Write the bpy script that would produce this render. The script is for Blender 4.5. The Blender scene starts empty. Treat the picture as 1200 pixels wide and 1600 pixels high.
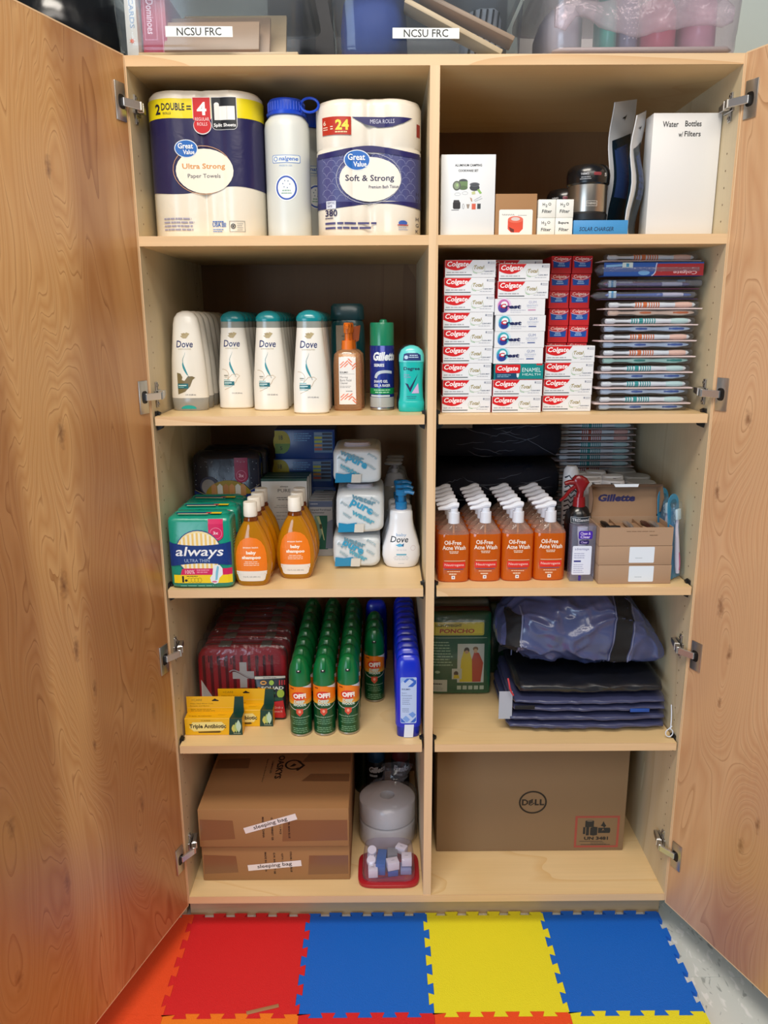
import bpy, bmesh, math, random
from mathutils import Vector, Matrix, noise
from mathutils.geometry import tessellate_polygon
random.seed(7)
C = bpy.context.scene.collection
SC = bpy.context.scene

# ------------------------------------------------ camera, world, lights
def make_camera():
    yaw, pitch, roll = .0031, .2415, -.0049
    c, s = math.cos(yaw), math.sin(yaw)
    F = Vector((s*math.cos(pitch), c*math.cos(pitch), -math.sin(pitch)))
    R = Vector((c, -s, 0)); U = R.cross(F)
    a, b = math.cos(roll), math.sin(roll)
    R2 = a*R + b*U; U2 = -b*R + a*U
    cam = bpy.data.cameras.new('camera'); ob = bpy.data.objects.new('camera', cam); C.objects.link(ob)
    m = Matrix((R2, U2, -F)).transposed().to_4x4(); m.translation = Vector((-.1067, -1.6358, 1.5004))
    ob.matrix_world = m
    cam.sensor_fit = 'VERTICAL'; cam.sensor_height = 24; cam.lens = 1210.99/1600*24
    cam.clip_start = .05
    SC.camera = ob
make_camera()
w = bpy.data.worlds.new('room_light'); SC.world = w; w.use_nodes = True
w.node_tree.nodes['Background'].inputs[0].default_value = (.80, .90, 1.0, 1)
w.node_tree.nodes['Background'].inputs[1].default_value = .16
def area(name, loc, target, sx, sy, power, col):
    l = bpy.data.lights.new(name, 'AREA'); l.shape = 'RECTANGLE'; l.size = sx; l.size_y = sy
    l.energy = power; l.color = col
    o = bpy.data.objects.new(name, l); C.objects.link(o); o.location = loc
    o.rotation_euler = (Vector(target)-Vector(loc)).to_track_quat('-Z', 'Y').to_euler()
    return o
area('ceiling_panel_light', (-.35, -1.25, 3.05), (-.3, -1.0, 0), 1.2, .6, 50, (1, .92, .81))
area('ceiling_panel_light', (.2, -3.0, 3.05), (.2, -2.2, 0), 2.4, 1.2, 62, (1, .93, .84))
area('window_daylight', (-2.0, -3.4, 1.2), (.3, 0, .8), 1.6, 1.6, 58, (.62, .80, 1.0))
SC.view_settings.view_transform = 'Standard'; SC.view_settings.look = 'None'
SC.view_settings.exposure = -0.2; SC.view_settings.gamma = 1.0
SC.view_settings.use_curve_mapping = False

# ------------------------------------------------ materials
def lin(h):
    if isinstance(h, str):
        h = h.lstrip('#')
        if len(h) == 3: h = ''.join(c*2 for c in h)
        h = [int(h[i:i+2], 16)/255 for i in (0, 2, 4)]
    return tuple((c/12.92 if c <= .04045 else ((c+.055)/1.055)**2.4) for c in h)
_m = {}
def M(h, rough=.5, metal=0., coat=0., bump=0., bscale=60.):
    k = (h, rough, metal, coat, bump, bscale)
    if k in _m: return _m[k]
    m = bpy.data.materials.new('m_'+str(h)); m.use_nodes = True; nt = m.node_tree
    b = nt.nodes['Principled BSDF']
    b.inputs['Base Color'].default_value = (*lin(h), 1); b.inputs['Roughness'].default_value = rough
    b.inputs['Metallic'].default_value = metal; b.inputs['Coat Weight'].default_value = coat
    b.inputs['Coat Roughness'].default_value = .15
    if bump:
        tc = nt.nodes.new('ShaderNodeTexCoord'); n = nt.nodes.new('ShaderNodeTexNoise'); bp = nt.nodes.new('ShaderNodeBump')
        n.inputs['Scale'].default_value = bscale; n.inputs['Detail'].default_value = 3
        n.inputs['Distortion'].default_value = .6
        bp.inputs['Strength'].default_value = bump; bp.inputs['Distance'].default_value = .004
        nt.links.new(tc.outputs['Object'], n.inputs['Vector']); nt.links.new(n.outputs['Fac'], bp.inputs['Height'])
        nt.links.new(bp.outputs['Normal'], b.inputs['Normal'])
    _m[k] = m; return m
def CLEAR(h='ffffff', alpha=.12, rough=.08, body=None, bump=0., bscale=40.):
    """thin clear plastic or tinted liquid: transparent tint, some body colour, a glossy skin"""
    k = ('clear', h, alpha, rough, body, bump, bscale)
    if k in _m: return _m[k]
    m = bpy.data.materials.new('clear_'+h); m.use_nodes = True; nt = m.node_tree; N = nt.nodes; L = nt.links
    N.remove(N['Principled BSDF']); out = N['Material Output']
    tr = N.new('ShaderNodeBsdfTransparent'); tr.inputs[0].default_value = (*lin(h), 1)
    df = N.new('ShaderNodeBsdfPrincipled'); df.inputs['Base Color'].default_value = (*lin(body or h), 1); df.inputs['Roughness'].default_value = rough
    mx = N.new('ShaderNodeMixShader'); mx.inputs[0].default_value = alpha
    gl = N.new('ShaderNodeBsdfGlossy'); gl.inputs['Roughness'].default_value = rough
    fr = N.new('ShaderNodeLayerWeight'); fr.inputs['Blend'].default_value = .5
    pw = N.new('ShaderNodeMath'); pw.operation = 'POWER'; pw.inputs[1].default_value = 4; L.new(fr.outputs['Facing'], pw.inputs[0])
    ma = N.new('ShaderNodeMath'); ma.operation = 'MULTIPLY_ADD'; ma.inputs[1].default_value = .55; ma.inputs[2].default_value = .035; L.new(pw.outputs[0], ma.inputs[0])
    m2 = N.new('ShaderNodeMixShader')
    L.new(tr.outputs[0], mx.inputs[1]); L.new(df.outputs[0], mx.inputs[2])
    L.new(ma.outputs[0], m2.inputs[0]); L.new(mx.outputs[0], m2.inputs[1]); L.new(gl.outputs[0], m2.inputs[2])
    L.new(m2.outputs[0], out.inputs[0])
    if bump:
        tc = N.new('ShaderNodeTexCoord'); n = N.new('ShaderNodeTexNoise'); bp = N.new('ShaderNodeBump')
        n.inputs['Scale'].default_value = bscale; n.inputs['Detail'].default_value = 3; n.inputs['Distortion'].default_value = 1.5
        bp.inputs['Strength'].default_value = bump; bp.inputs['Distance'].default_value = .006
        L.new(tc.outputs['Object'], n.inputs['Vector']); L.new(n.outputs['Fac'], bp.inputs['Height'])
        for t in (gl, df, fr): L.new(bp.outputs['Normal'], t.inputs['Normal'])
    _m[k] = m; return m
def wood(name, c0, c1, c2, axis='Z', ring=9., stretch=.22, seed=0., knots=(), rough=.42, plane='XZ', fine=.5, width=1., sap=None):
    """figured veneer: contour lines of a stretched noise field, bent around knots"""
    if name in _m: return _m[name]
    m = bpy.data.materials.new(name); m.use_nodes = True; nt = m.node_tree; N = nt.nodes; L = nt.links
    b = N['Principled BSDF']; b.inputs['Roughness'].default_value = rough
    if knots: b.inputs['Coat Weight'].default_value = .8; b.inputs['Coat Roughness'].default_value = .25
    tc = N.new('ShaderNodeTexCoord'); mp = N.new('ShaderNodeMapping')
    sc = {'Z': (1, 1, stretch), 'X': (stretch, 1, 1), 'Y': (1, stretch, 1)}[axis]
    mp.inputs['Scale'].default_value = sc; mp.inputs['Location'].default_value = (seed, seed*1.7, seed*.6)
    L.new(tc.outputs['Object'], mp.inputs['Vector'])
    def noise_(scale, detail, dist, src):
        n = N.new('ShaderNodeTexNoise'); n.inputs['Scale'].default_value = scale; n.inputs['Detail'].default_value = detail
        n.inputs['Distortion'].default_value = dist; L.new(src, n.inputs['Vector']); return n.outputs['Fac']
    def mth(op, a, b_=None, c_=None):
        n = N.new('ShaderNodeMath'); n.operation = op
        for i, v in enumerate((a, b_, c_)):
            if v is None: continue
            if isinstance(v, (int, float)): n.inputs[i].default_value = v
            else: L.new(v, n.inputs[i])
        return n.outputs[0]
    f = mth('MULTIPLY', noise_(3.2*width, 3.5 if knots else 2.5, .7 if knots else .5, mp.outputs[0]), ring)
    dark = None
    for (kx, kz, kr, ka) in knots:
        s = N.new('ShaderNodeVectorMath'); s.operation = 'SUBTRACT'; L.new(tc.outputs['Object'], s.inputs[0])
        s.inputs[1].default_value = (kx, 0, kz)
        v = N.new('ShaderNodeVectorMath'); v.operation = 'MULTIPLY'; L.new(s.outputs[0], v.inputs[0]); v.inputs[1].default_value = (1.15/kr, 0, .42/kr)
        ln = N.new('ShaderNodeVectorMath'); ln.operation = 'LENGTH'; L.new(v.outputs[0], ln.inputs[0])
        d2 = mth('MULTIPLY', ln.outputs['Value'], ln.outputs['Value'])
        e = mth('EXPONENT', mth('MULTIPLY', d2, -.45))
        f = mth('ADD', f, mth('MULTIPLY', e, ka*2.0))
        nn = mth('ADD', ln.outputs['Value'], mth('MULTIPLY', noise_(90, 3, 0, tc.outputs['Object']), .4))
        dk = mth('SUBTRACT', 1.3, mth('MULTIPLY', nn, 3.0)); dk = mth('MAXIMUM', dk, 0)
        dark = dk if dark is None else mth('MAXIMUM', dark, dk)
    fr = mth('FRACT', f)
    ramp = N.new('ShaderNodeValToRGB'); L.new(fr, ramp.inputs[0])
    e = ramp.color_ramp.elements; e[0].position = 0; e[0].color = (*lin(c2), 1); e[1].position = 1; e[1].color = (*lin(c0), 1)
    x = e.new(.10); x.color = (*lin(c0), 1); x = e.new(.55); x.color = (*lin(c1), 1); x = e.new(.93); x.color = (*lin(c0), 1)
    broad = noise_(1.6, 2, .3, mp.outputs[0])
    mix = N.new('ShaderNodeMix'); mix.data_type = 'RGBA'; mix.blend_type = 'MIX'
    L.new(mth('MULTIPLY_ADD', broad, 1.6, -.3), mix.inputs[0]); mix.clamp_factor = True
    L.new(ramp.outputs[0], mix.inputs[6]); mix.inputs[7].default_value = (*lin(c1), 1)
    if sap:
        mp3 = N.new('ShaderNodeMapping'); mp3.inputs['Scale'].default_value = (1, 1, .09); mp3.inputs['Location'].default_value = (seed*2.3, 0, seed)
        L.new(tc.outputs['Object'], mp3.inputs['Vector']); bn = noise_(4.2, 1.5, .6, mp3.outputs[0])
        ms = N.new('ShaderNodeMix'); ms.data_type = 'RGBA'; ms.blend_type = 'MULTIPLY'; ms.clamp_factor = True
        L.new(mth('MULTIPLY_ADD', bn, 9, -4.1), ms.inputs[0]); L.new(mix.outputs[2], ms.inputs[6]); ms.inputs[7].default_value = (*lin(sap), 1); mix = ms
    # fine fibre streaks
    mp2 = N.new('ShaderNodeMapping'); s2 = {'Z': (90, 90, 3), 'X': (3, 90, 90), 'Y': (90, 3, 90)}[axis]; mp2.inputs['Scale'].default_value = s2
    L.new(tc.outputs['Object'], mp2.inputs['Vector'])
    fib = noise_(1.5, 3, .2, mp2.outputs[0])
    hs = N.new('ShaderNodeHueSaturation'); L.new(mix.outputs[2], hs.inputs['Color'])
    L.new(mth('MULTIPLY_ADD', fib, .30*fine, 1-.15*fine), hs.inputs['Value'])
    col = hs.outputs[0]
    if dark is not None:
        mk = N.new('ShaderNodeMix'); mk.data_type = 'RGBA'; L.new(dark, mk.inputs[0]); L.new(col, mk.inputs[6]); mk.inputs[7].default_value = (*lin('6e3e20'), 1)
        mk.clamp_factor = True; col = mk.outputs[2]
    L.new(col, b.inputs['Base Color'])
    _m[name] = m; return m
def speckle(name, base, c2, c3, scale=55, rough=.35):
    if name in _m: return _m[name]
    m = bpy.data.materials.new(name); m.use_nodes = True; nt = m.node_tree; N = nt.nodes; L = nt.links
    b = N['Principled BSDF']; b.inputs['Roughness'].default_value = rough
    tc = N.new('ShaderNodeTexCoord'); n = N.new('ShaderNodeTexNoise'); n.inputs['Scale'].default_value = scale; n.inputs['Detail'].default_value = 2; n.inputs['Distortion'].default_value = 1
    r = N.new('ShaderNodeValToRGB'); e = r.color_ramp.elements
    mp = N.new('ShaderNodeMapping'); mp.inputs['Scale'].default_value = (1, .45, 1)
    L.new(tc.outputs['Object'], mp.inputs[0]); L.new(mp.outputs[0], n.inputs['Vector']); L.new(n.outputs['Fac'], r.inputs[0]); L.new(r.outputs[0], b.inputs['Base Color'])
    e[0].position = .30; e[0].color = (*lin(c2), 1); e[1].position = .36; e[1].color = (*lin(base), 1)
    x = e.new(.62); x.color = (*lin(base), 1); x = e.new(.68); x.color = (*lin(c3), 1)
    _m[name] = m; return m
def cardboard(h='b08a62'): return M(h, .85, 0, 0, .12, 25.)

# ------------------------------------------------ mesh building, all in millimetres
class MB:
    def __init__(s): s.v = []; s.f = []; s.mi = []; s.mats = []
    def mat(s, m):
        if m not in s.mats: s.mats.append(m)
        return s.mats.index(m)
    def add(s, vs, fs, m):
        o = len(s.v); i = s.mat(m); s.v += [tuple(x) for x in vs]
        for f in fs: s.f.append(tuple(o+k for k in f)); s.mi.append(i)
    def box(s, x0, y0, z0, x1, y1, z1, m, rot=None, piv=None):
        vs = [(x, y, z) for x in (x0, x1) for y in (y0, y1) for z in (z0, z1)]
        if rot:
            p = Vector(piv or ((x0+x1)/2, (y0+y1)/2, (z0+z1)/2)); vs = [tuple(p+rot @ (Vector(v)-p)) for v in vs]
        s.add(vs, [(0, 1, 3, 2), (4, 6, 7, 5), (0, 4, 5, 1), (2, 3, 7, 6), (0, 2, 6, 4), (1, 5, 7, 3)], m)
    def loft(s, secs, m, n=32, axis='z', caps=True, jit=0, jf=.02, ph=0, seed=0, disp=None):
        """secs: (t, rx, ry, exp, cx, cy)"""
        vs = []
        for q in secs:
            t, rx, ry, e, cx, cy = (list(q)+[2, 0, 0][len(q)-3:])[:6]
            for k in range(n):
                a = 2*math.pi*k/n+ph; c_, s_ = math.cos(a), math.sin(a)
                x = cx+rx*math.copysign(abs(c_)**(2/e), c_); y = cy+ry*math.copysign(abs(s_)**(2/e), s_)
                p = (x, y, t) if axis == 'z' else ((t, x, y) if axis == 'x' else (x, t, y))
                if jit:
                    d = noise.noise_vector(Vector(p)*jf+Vector((seed*9.1, seed, 0))); d2 = noise.noise_vector(Vector(p)*jf*3+Vector((seed, 0, seed*5)))
                    p = tuple(p[i]+jit*(d[i]+.35*d2[i]) for i in range(3))
                if disp: p = disp(p, (t, cx, cy) if axis == 'x' else (cx, cy, t))
                vs.append(p)
        fs = []; K = len(secs)
        flip = axis == 'y'
        for j in range(K-1):
            for k in range(n):
                a, b = j*n+k, j*n+(k+1) % n
                f = (a, b, b+n, a+n); fs.append(f[::-1] if flip else f)
        if caps:
            b0 = tuple(range(n))[::-1]; b1 = tuple((K-1)*n+k for k in range(n))
            fs += [b0[::-1], b1[::-1]] if flip else [b0, b1]
        s.add(vs, fs, m)
    def cyl(s, x, y, z0, z1, r, m, n=24, r1=None):
        s.loft([(z0, r, r, 2, x, y), (z1, r if r1 is None else r1, r if r1 is None else r1, 2, x, y)], m, n)
    def tube(s, pts, r, m, n=8, closed=False):
        P = [Vector(p) for p in pts]; K = len(P); vs = []; rr = r if isinstance(r, (list, tuple)) else [r]*K
        up = Vector((0, 0, 1)); prev = None
        for i, p in enumerate(P):
            d = (P[(i+1) % K]-P[i-1]) if closed else (P[min(i+1, K-1)]-P[max(i-1, 0)])
            d.normalize()
            if prev is None:
                a = d.cross(up)
                if a.length < .1: a = d.cross(Vector((1, 0, 0)))
            else: a = prev-d*prev.dot(d)
            a.normalize(); b = d.cross(a); prev = a
            for k in range(n):
                t = 2*math.pi*k/n; vs.append(p+rr[i]*(math.cos(t)*a+math.sin(t)*b))
        fs = []
        for j in range(K if closed else K-1):
            for k in range(n):
                q = ((j+1) % K)*n
                fs.append((j*n+k, j*n+(k+1) % n, q+(k+1) % n, q+k))
        if not closed: fs += [tuple(range(n))[::-1], tuple((K-1)*n+k for k in range(n))]
        s.add(vs, fs, m)
    def prism(s, pts, a0, a1, m, axis='y'):
        """polygon extruded: axis y -> pts are (x,z); axis z -> (x,y); axis x -> (y,z)"""
        n = len(pts)
        g = {'y': lambda p, a: (p[0], a, p[1]), 'z': lambda p, a: (p[0], p[1], a), 'x': lambda p, a: (a, p[0], p[1])}[axis]
        vs = [g(p, a0) for p in pts]+[g(p, a1) for p in pts]
        fs = [tuple(range(n)), tuple(range(2*n-1, n-1, -1))]+[(k, k+n, (k+1) % n+n, (k+1) % n) for k in range(n)]
        s.add(vs, fs, m)
    def outline(s, pts, zs, m, caps=True):
        """pts closed outline (x,y); zs list of (z, scale, inset)"""
        n = len(pts); vs = []
        for z, k in zs:
            for x, y in pts: vs.append((x*k, y*k, z))
        fs = []
        for j in range(len(zs)-1):
            for k in range(n): a, b = j*n+k, j*n+(k+1) % n; fs.append((a, b, b+n, a+n))
        if caps: fs += [tuple(range(n))[::-1], tuple((len(zs)-1)*n+k for k in range(n))]
        s.add(vs, fs, m)
    def mesh(s, name, smooth=35, bevel=0, seg=2, fixn=True):
        me = bpy.data.meshes.new(name)
        me.from_pydata([(a*.001, b*.001, c*.001) for a, b, c in s.v], [], s.f)
        for m in s.mats: me.materials.append(m)
        me.polygons.foreach_set('material_index', s.mi)
        if fixn or bevel:
            bm = bmesh.new(); bm.from_mesh(me)
            bmesh.ops.recalc_face_normals(bm, faces=bm.faces)
            if bevel:
                ed = [e for e in bm.edges if len(e.link_faces) == 2 and e.calc_face_angle(0) > .6]
                bmesh.ops.bevel(bm, geom=ed, offset=bevel*.001, segments=seg, affect='EDGES', profile=.5, clamp_overlap=True)
            bm.to_mesh(me); bm.free()
        if smooth:
            me.shade_smooth(); me.set_sharp_from_angle(angle=math.radians(smooth))
        me.update(); return me
    def build(s, name, parent=None, loc=None, **k):
        o = bpy.data.objects.new(name, s.mesh(name, **k)); C.objects.link(o)
        if parent: o.parent = parent
        if loc: o.location = [c*.001 for c in loc]
        return o
def thing(name, label, cat, loc=(0, 0, 0), rz=0, group=None, rot=None):
    o = bpy.data.objects.new(name, None); C.objects.link(o); o.empty_display_size = .02
    o.location = [c*.001 for c in loc]; o.rotation_euler = rot or (0, 0, rz)
    o['label'] = label; o['category'] = cat
    if group: o['group'] = group
    return o
KIDS = {}
def dup(root, label, loc, rz=None, group=None, rot=None):
    r = root.copy(); C.objects.link(r); r.location = [c*.001 for c in loc]; r['label'] = label
    if rz is not None: r.rotation_euler = (0, 0, rz)
    if rot is not None: r.rotation_euler = rot
    if group: r['group'] = group
    if root.name not in KIDS: KIDS[root.name] = [(c, list(c.children)) for c in root.children]
    for ch, gs in KIDS[root.name]:
        c = ch.copy(); C.objects.link(c); c.parent = r
        for g in gs:
            d = g.copy(); C.objects.link(d); d.parent = c
    return r
ORD = ['front', 'second', 'third', 'fourth', 'fifth', 'sixth', 'seventh', 'eighth', 'ninth', 'tenth', 'eleventh', 'twelfth', 'thirteenth', 'fourteenth', 'fifteenth', 'sixteenth', 'seventeenth', 'eighteenth', 'nineteenth', 'twentieth']
def nth(i): return 'front' if i == 0 else ORD[i]

# ------------------------------------------------ flat print: 2D shapes laid on a surface
_txt = {}
def text2d(s, bold=0.):
    k = (s, bold)
    if k in _txt: return _txt[k]
    cu = bpy.data.curves.new('t', 'FONT'); cu.body = s; cu.resolution_u = 2; cu.offset = bold; cu.size = 1
    o = bpy.data.objects.new('t', cu); me = bpy.data.meshes.new_from_object(o)
    vs = [(v.co.x, v.co.y) for v in me.vertices]; fs = [tuple(p.vertices) for p in me.polygons]
    bpy.data.objects.remove(o); bpy.data.curves.remove(cu); bpy.data.meshes.remove(me)
    xs = [v[0] for v in vs] or [0, 1]; ys = [v[1] for v in vs] or [0, 1]
    x0, x1, y0, y1 = min(xs), max(xs), min(ys), max(ys)
    vs = [((x-x0)/(x1-x0), (y-y0)/(y1-y0)) for x, y in vs]
    _txt[k] = (vs, fs); return _txt[k]
def T(s, cx, cz, w_, h, col, bold=0., shear=0., rot=0., arc=0.):
    vs, fs = text2d(s, bold); c, d = math.cos(rot), math.sin(rot); out = []
    for x, y in vs:
        X = (x-.5)*w_+shear*(y-.5)*h; Y = (y-.5)*h+arc*(1-4*(x-.5)**2)
        out.append((cx+c*X-d*Y, cz+d*X+c*Y))
    return (out, fs, col)
def R(x0, z0, x1, z1, col): return ([(x0, z0), (x1, z0), (x1, z1), (x0, z1)], [(0, 1, 2, 3)], col)
def E(cx, cz, rx, rz, col, n=28, a0=0, a1=2*math.pi):
    full = abs(a1-a0) > 6.28
    vs = [(cx, cz)]+[(cx+rx*math.cos(a0+(a1-a0)*k/n), cz+rz*math.sin(a0+(a1-a0)*k/n)) for k in range(n if full else n+1)]
    fs = [(0, k+1, (k+1) % n+1 if full else k+2) for k in range(n)]
    return (vs, fs, col)
def RG(cx, cz, rx, rz, t, col, n=32, a0=0, a1=2*math.pi):
    vs = []
    for k in range(n+1):
        a = a0+(a1-a0)*k/n; vs += [(cx+rx*math.cos(a), cz+rz*math.sin(a)), (cx+(rx-t)*math.cos(a), cz+(rz-t)*math.sin(a))]
    return (vs, [(2*k, 2*k+1, 2*k+3, 2*k+2) for k in range(n)], col)
def P(pts, col):
    if len(pts) > 4: fs = [tuple(t) for t in tessellate_polygon([[Vector((x, z, 0)) for x, z in pts]])]
    else: fs = [tuple(range(len(pts)))]
    return (list(pts), fs, col)
def RR(x0, z0, x1, z1, r, col):
    pts = []
    for cx, cz, a in ((x1-r, z1-r, 0), (x0+r, z1-r, 90), (x0+r, z0+r, 180), (x1-r, z0+r, 270)):
        for k in range(5): t = math.radians(a+22.5*k); pts.append((cx+r*math.cos(t), cz+r*math.sin(t)))
    return P(pts, col)
def FR(x0, z0, x1, z1, t, col): return [R(x0, z0, x1, z0+t, col), R(x0, z1-t, x1, z1, col), R(x0, z0+t, x0+t, z1-t, col), R(x1-t, z0+t, x1, z1-t, col)]
def LN(pts, w_, col, w1=None):
    vs = []; K = len(pts); w1 = w_ if w1 is None else w1
    for i, p in enumerate(pts):
        a = Vector(pts[max(i-1, 0)]); b = Vector(pts[min(i+1, K-1)]); d = (b-a).normalized(); h = (w_+(w1-w_)*i/max(K-1, 1))/2
        vs += [(p[0]-d.y*h, p[1]+d.x*h), (p[0]+d.y*h, p[1]-d.x*h)]
    return (vs, [(2*k, 2*k+1, 2*k+3, 2*k+2) for k in range(K-1)], col)
def BARS(cx, z, w_, n, gap, h, col, left=None):
    """lines of print too small to read"""
    out = []; rnd = random.Random(n*7+int(w_))
    for i in range(n):
        ww = w_*(.7+.3*rnd.random()); x0 = (left if left is not None else cx-ww/2); x = x0
        while x < x0+ww:
            l = min(w_*.16*(.5+rnd.random()), x0+ww-x); out.append(R(x, z-i*gap-h/2, x+l*.85, z-i*gap+h/2, col)); x += l
    return out
def bez(p0, p1, p2, p3, n=12):
    o = []
    for i in range(n+1):
        t = i/n; u = 1-t
        o.append(tuple(u**3*p0[k]+3*u*u*t*p1[k]+3*u*t*t*p2[k]+t**3*p3[k] for k in (0, 1)))
    return o
def flat(shapes):
    o = []
    for s in shapes:
        if isinstance(s, list): o += flat(s)
        else: o.append(s)
    return o
def decal(name, shapes, surf, parent=None, maxlen=None, rough=.45, step=.03, base=.25, label=None, loc=None):
    mb = MB(); L = flat(shapes); st = max(step, .12) if maxlen else max(step, .05); lay = []
    for i, (vs, fs, col) in enumerate(L):
        m = col if not isinstance(col, str) else M(col, rough)
        if maxlen:
            vs, fs = subdiv(vs, fs, maxlen)
        xs = [v[0] for v in vs]; zs = [v[1] for v in vs]; bb_ = (min(xs), max(xs), min(zs), max(zs))
        q = 1+max([l for l, c in lay if c[0] < bb_[1] and c[1] > bb_[0] and c[2] < bb_[3] and c[3] > bb_[2]] or [-1]); lay.append((q, bb_))
        o = base+st*q
        mb.add([surf(x, z, o) for x, z in vs], fs, m)
    ob = mb.build(name, parent, loc=loc, smooth=0, fixn=False)
    if label: ob['label'] = label
    return ob
def subdiv(vs, fs, ml):
    """cut every face along a grid so that print can follow a curved surface"""
    xs = [v[0] for v in vs]; zs = [v[1] for v in vs]
    def cut(polys, k, lo, w_, n):
        for i in range(1, n+1):
            c = lo+w_*i/(n+1); out = []
            for p in polys:
                mn = min(q[k] for q in p); mx = max(q[k] for q in p)
                if mx <= c+1e-6 or mn >= c-1e-6: out.append(p); continue
                for sg in (1, -1):
                    r = []
                    for j, q in enumerate(p):
                        q0 = p[j-1]; d0 = (q0[k]-c)*sg; d1 = (q[k]-c)*sg
                        if (d0 < 0) != (d1 < 0):
                            t = d0/(d0-d1); r.append((q0[0]+(q[0]-q0[0])*t, q0[1]+(q[1]-q0[1])*t))
                        if d1 >= 0: r.append(q)
                    if len(r) > 2: out.append(r)
            polys = out
        return polys
    polys = [[vs[k] for k in f] for f in fs]
    polys = cut(polys, 0, min(xs), max(xs)-min(xs), int((max(xs)-min(xs))/ml))
    polys = cut(polys, 1, min(zs), max(zs)-min(zs), int((max(zs)-min(zs))/(ml*1.6)))
    V = []; F = []; idx = {}
    for p in polys:
        f = []
        for q in p:
            key = (round(q[0], 4), round(q[1], 4))
            if key not in idx: idx[key] = len(V); V.append(q)
            if idx[key] not in f: f.append(idx[key])
        if len(f) > 2: F.append(tuple(f))
    return V, F
def fr(y): return lambda u, v, o: (u, y-o, v)                     # flat front at y
def top(z, y0=0): return lambda u, v, o: (u, y0+v, z+o)           # flat top
def side(x, sgn=1): return lambda u, v, o: (x+sgn*o, u, v)        # flat side, u along y
def lfr(secs, axis='z'):
    S = [(list(q)+[2, 0, 0][len(q)-3:])[:6] for q in secs]
    def f(u, v, o):
        t, a = (v, u) if axis == 'z' else (u, v)
        lo = S[0]
        hi = S[-1]
        for i in range(len(S)-1):
            if S[i][0] <= t <= S[i+1][0]: lo, hi = S[i], S[i+1]; break
        else:
            if t < S[0][0]: hi = S[0]
            else: lo = S[-1]
        k = 0 if hi[0] == lo[0] else (t-lo[0])/(hi[0]-lo[0])
        rx, ry, e, cx, cy = (lo[j]+(hi[j]-lo[j])*k for j in range(1, 6))
        if axis == 'z':
            q = min(abs((a-cx)/rx), .995); return (u, cy-ry*(1-q**e)**(1/e)-o, v)
        # axis x: rx is y radius, ry is z radius, cx is y centre, cy is z centre
        q = min(abs((a-cy)/ry), .995); return (u, cx-rx*(1-q**e)**(1/e)-o, v)
    return f
def wavy(x, a=1.): return a*math.sin(x)
def lens(cx, z0, z1, w_, n=10):
    pts = [(cx-w_*math.sin(math.pi*k/n), z0+(z1-z0)*k/n) for k in range(n+1)]
    return pts+[(cx+w_*math.sin(math.pi*k/n), z0+(z1-z0)*k/n) for k in range(n-1, 0, -1)]
# ------------------------------------------------ materials of the place
KL = [(.271, 1.21, .055, 4.8), (.305, .937, .06, 3.3), (.29, .805, .05, 3.0), (.252, .708, .035, 3.0), (.269, .592, .03, 2.4), (.074, .569, .04, 2.7), (.142, .38, .045, 3.6), (.176, .292, .035, 2.2), (.381, .363, .05, 3.6), (.491, .558, .05, 3.0), (.518, .271, .05, 3.0), (.235, 1.656, .045, 3.9)]
KR = [(.094, 1.209, .045, 4.5), (.034, 1.049, .04, 3.0), (.075, .804, .05, 3.6), (.11, .709, .04, 2.7), (.099, .59, .03, 2.4), (.195, .295, .045, 3.3), (.23, .371, .04, 3.0), (.33, .9, .05, 3.6), (.42, 1.35, .06, 3.6)]
DOORL = wood('door_veneer', 'dcae76', 'c8935a', 'a26c3a', ring=30, stretch=.17, seed=2.3, sap='d8c8c0', knots=KL, rough=.38)
DOORR = wood('door_veneer_pale', 'deb68c', 'ca9a70', 'a2734a', ring=30, stretch=.17, seed=5.1, sap='dccabc', knots=KR, rough=.38)
SHELF = wood('maple_shelf', 'ecd0a0', 'e6c691', 'dcb67c', axis='X', ring=5, stretch=.3, seed=1.1, rough=.4, fine=.35)
EDGE = wood('maple_edge', 'e3c298', 'dcb688', 'd2a878', axis='X', ring=4, stretch=.1, seed=3.1, rough=.45, fine=.6)
EDGEV = wood('maple_edge_upright', 'e6c69e', 'deba90', 'd2ac80', axis='Z', ring=4, stretch=.1, seed=3.9, rough=.45, fine=.6)
INNER = wood('maple_inner', 'dccdae', 'd2c09c', 'c4b088', axis='Z', ring=4, stretch=.25, seed=4.1, rough=.5, fine=.4)
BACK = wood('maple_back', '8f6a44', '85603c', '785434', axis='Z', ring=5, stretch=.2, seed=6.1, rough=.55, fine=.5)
KICK = wood('maple_kick', 'cdb088', 'c4a67e', 'b89a72', axis='X', ring=4, stretch=.2, seed=7.1, rough=.5)
BAND = M('e6c49a', .45)
STEEL = M('b9b6b0', .28, .9); CHROME = M('d6d8dc', .3, .9); DARKM = M('3a3632', .35, .8)
BLK = M('101012', .5)

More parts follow.
